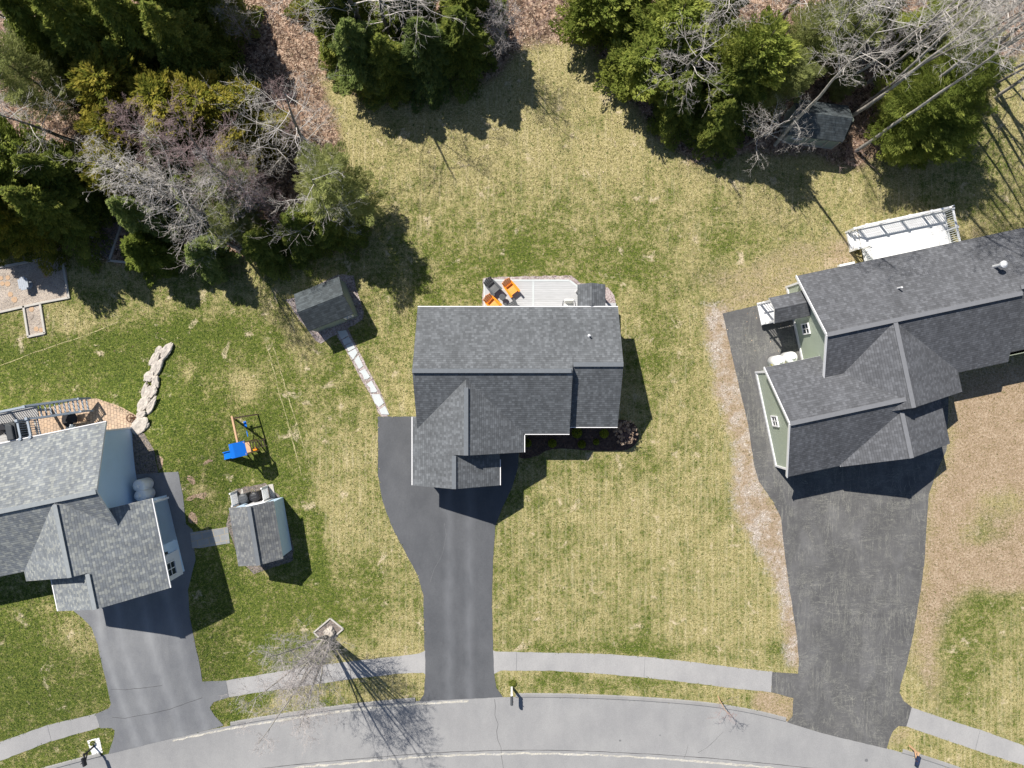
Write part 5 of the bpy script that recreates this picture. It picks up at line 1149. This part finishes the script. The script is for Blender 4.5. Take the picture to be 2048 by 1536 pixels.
# round shrubs and hydrangea
def shrubmesh(seed, r, h, n, mat, leaf=.07):
    rs = np.random.default_rng(seed); d = rs.normal(0, 1, (n, 3)); d /= np.linalg.norm(d, axis=1, keepdims=True); d[:, 2] = np.abs(d[:, 2])
    rad = r*(.82+.2*rs.random(n)); c = d*rad[:, None]; c[:, 2] = c[:, 2]/r*h*.9+.03
    V = sprays(c, d+rs.normal(0, .7, (n, 3)), np.full(n, leaf)*rs.uniform(.7, 1.3, n), np.full(n, leaf*.38), rs, 1.0)
    return quadmesh('foliage', V, rs.random(n)*.8+.1, mat)
for i, (px, py, rp, h_, lab) in enumerate(((1055, 886.5, 8, .4, 'round shrub closest to the house corner in the mulch bed'), (1105, 887, 8.5, .5, 'round shrub alone in the middle of the long bed'), (1154.5, 866, 10.5, .7, 'larger round shrub against the recessed wall'),
        (1164, 889, 8, .45, 'round yellow green shrub in front of the larger one'), (1192.5, 884, 6, .35, 'smallest round shrub in the mulch bed'), (1209, 867.5, 9, .65, 'round shrub beside the hydrangea'))):
    x, y = P(px, py, h_*.5); t = thing('round_shrub', lab, 'shrub', (x, y, .01), 0, 'round shrubs in the mulch bed')
    o = bpy.data.objects.new('foliage', shrubmesh(i, rp/30.9, h_, 900, 'boxwood')); C.objects.link(o); o.parent = t
    m = MB(); m.chain([(0, 0, -.02), (0, 0, h_*.7)], [.03, .015]); m.build('stem', 'barkd', t)
x, y = P(1250, 864, .6); t = thing('hydrangea', 'large bush of dried pale flower heads at the corner of the bed', 'shrub', (x, y, 0))
rs = np.random.default_rng(5); VV = []; TT_ = []; m = MB()
for i in range(90):
    a = rs.random()*6.28; rr = math.sqrt(rs.random())*.80; hh = 1.15-rr*.45+rs.normal(0, .08); cx, cy = rr*math.cos(a), rr*math.sin(a)
    m.chain([(cx*.15, cy*.15, 0), (cx*.7, cy*.7, hh*.6), (cx, cy, hh)], [.012, .008, .005], 3, cap=False)
    n = 34; d = rs.normal(0, 1, (n, 3)); d /= np.linalg.norm(d, axis=1, keepdims=True); s = rs.uniform(.03, .085); c = d*s+np.array([cx, cy, hh])
    VV.append(sprays(c, d+rs.normal(0, .6, (n, 3)), np.full(n, .05), np.full(n, .022), rs, 1)); TT_.append(np.full(n, rs.random()*.7)+rs.random(n)*.3)
o = bpy.data.objects.new('flower_heads', quadmesh('flower_heads', np.concatenate(VV), np.concatenate(TT_), 'bloom')); C.objects.link(o); o.parent = t
m.build('stems', 'twigr', t)
x, y, z = G(186.5, 1485); t = thing('round_shrub', 'tiny clipped shrub in the white stone bed by the black mailbox', 'shrub', (x, y, z+.01))
o = bpy.data.objects.new('foliage', shrubmesh(31, .15, .25, 400, 'boxwood', .05)); C.objects.link(o); o.parent = t
x, y, z = G(1025, 1366); t = thing('grass_clump', 'green tuft of plants at the foot of the white mailbox post', 'plant', (x, y, z+.01))
o = bpy.data.objects.new('foliage', shrubmesh(32, .24, .18, 500, 'bright', .07)); C.objects.link(o); o.parent = t

# ------------------------------------------------------------------ loose cover (uncountable)
def zsample(A, x, y):
    i = np.clip(np.searchsorted(gx, x), 0, nx-1); j = np.clip(np.searchsorted(gy, y), 0, ny-1); return A[j, i]
rs = np.random.default_rng(21)
n = 170000; xx = rs.uniform(-36, 36, n); yy = rs.uniform(2, 28, n); kp = (zsample(ZL, xx, yy) > .35+rs.random(n)*.4) | (rs.random(n) < .012+.06*zsample(ZL, xx, yy)); xx, yy = xx[kp], yy[kp]; n = len(xx)
c = np.stack([xx, yy, gz(xx, yy)+.02+rs.random(n)*.03], -1); d = rs.normal(0, 1, (n, 3)); d[:, 2] *= .25
V = sprays(c, d, rs.uniform(.05, .12, n), rs.uniform(.018, .038, n), rs, .5); o = bpy.data.objects.new('leaf_litter', quadmesh('leaf_litter', V, rs.random(n), 'litter')); C.objects.link(o); o['kind'] = 'stuff'
# paved regions mask for grass tufts
PAVED = [dc, dr, dl, road_n+road_s[::-1]]
n = 300000; xx = rs.uniform(-34, 34, n); yy = rs.uniform(-26, 24, n); zz = gz(xx, yy); pxx = 1024+xx*F/(H-zz); pyy = 768-yy*F/(H-zz)
kp = zsample(ZL, xx, yy) < .6
jx, jy = rs.uniform(-3, 3, n), rs.uniform(-3, 3, n); pxx, pyy = pxx+jx, pyy+jy
for pol in PAVED+[[(0, 531), (130, 512), (140, 598), (83, 608), (88, 672), (55, 676), (49, 614), (0, 626)], [(-200, 1552), (0, 1484), (95, 1450), (192, 1427), (200, 1455), (100, 1483), (0, 1522), (-200, 1590)], [(452, 1361), (600, 1336), (800, 1312), (852, 1300), (852, 1350), (800, 1347), (600, 1373), (458, 1395)],
        [(984, 1300), (1100, 1305), (1200, 1307), (1300, 1314), (1400, 1326), (1545, 1343), (1542, 1384), (1400, 1368), (1300, 1356), (1200, 1347), (1100, 1341), (984, 1350)], [(1822, 1414), (1960, 1459), (2048, 1491), (2250, 1570), (2250, 1620), (2048, 1531), (1960, 1503), (1812, 1452)],
        [(968, 556), (1240, 556), (1240, 640), (968, 640)], [(1030, 840), (1275, 840), (1275, 902), (1095, 900), (1040, 920)], [(620, 1236), (687, 1236), (687, 1290), (620, 1290)], [(-120, 800), (195, 797), (282, 848), (230, 990), (-120, 990)], [(381, 1065), (456, 1053), (460, 1086), (385, 1096)]]:
    kp &= inpoly(pol, pxx, pyy) < .5
gg = zsample(ZG, xx, yy); bb = zsample(brown, xx, yy)+zsample(grav, xx, yy); kp &= rs.random(n) > bb*.85
xx, yy, zz, gg = xx[kp], yy[kp], zz[kp], gg[kp]; n = len(xx)
c = np.stack([xx, yy, zz+.025], -1); d = rs.normal(0, 1, (n, 3)); d[:, 2] = np.abs(d[:, 2])*.6+.2
isg = rs.random(n) < np.clip(gg*1.15-.05, 0, 1); tone = np.where(isg, rs.random(n)*.42, .48+rs.random(n)*.38)
V = sprays(c, d, rs.uniform(.05, .13, n), rs.uniform(.010, .026, n), rs, .6); o = bpy.data.objects.new('grass', quadmesh('grass', V, tone, 'tuft')); C.objects.link(o); o['kind'] = 'stuff'
# low bare undergrowth in the woods
m = MB(); rg = random.Random(4)
for i in range(2600):
    px = rg.uniform(0, 2048); py = rg.uniform(0, 500); x, y = P(px, py)
    if float(zsample(ZL, np.array([x]), np.array([y]))[0]) < .6: continue
    if 440 < px < 690 and py < 330 and rg.random() < .8: continue
    for k in range(3):
        d = Vector((rg.gauss(0, .5), rg.gauss(0, .5), 1)).normalized(); L = rg.uniform(.5, 1.5); p = Vector((x, y, 0)); p1 = p+d*L*.5; p2 = p1+(d+Vector((rg.gauss(0, .3), rg.gauss(0, .3), 0))).normalized()*L*.5
        m.chain([p, p1, p2], [.010, .007, .004], 3, cap=False)
        for j in range(2): e = (d+Vector((rg.gauss(0, .7), rg.gauss(0, .7), .1))).normalized(); m.chain([p1, p1+e*L*.35], [.006, .003], 3, cap=False)
o = m.build('undergrowth', 'twigr'); o['kind'] = 'stuff'
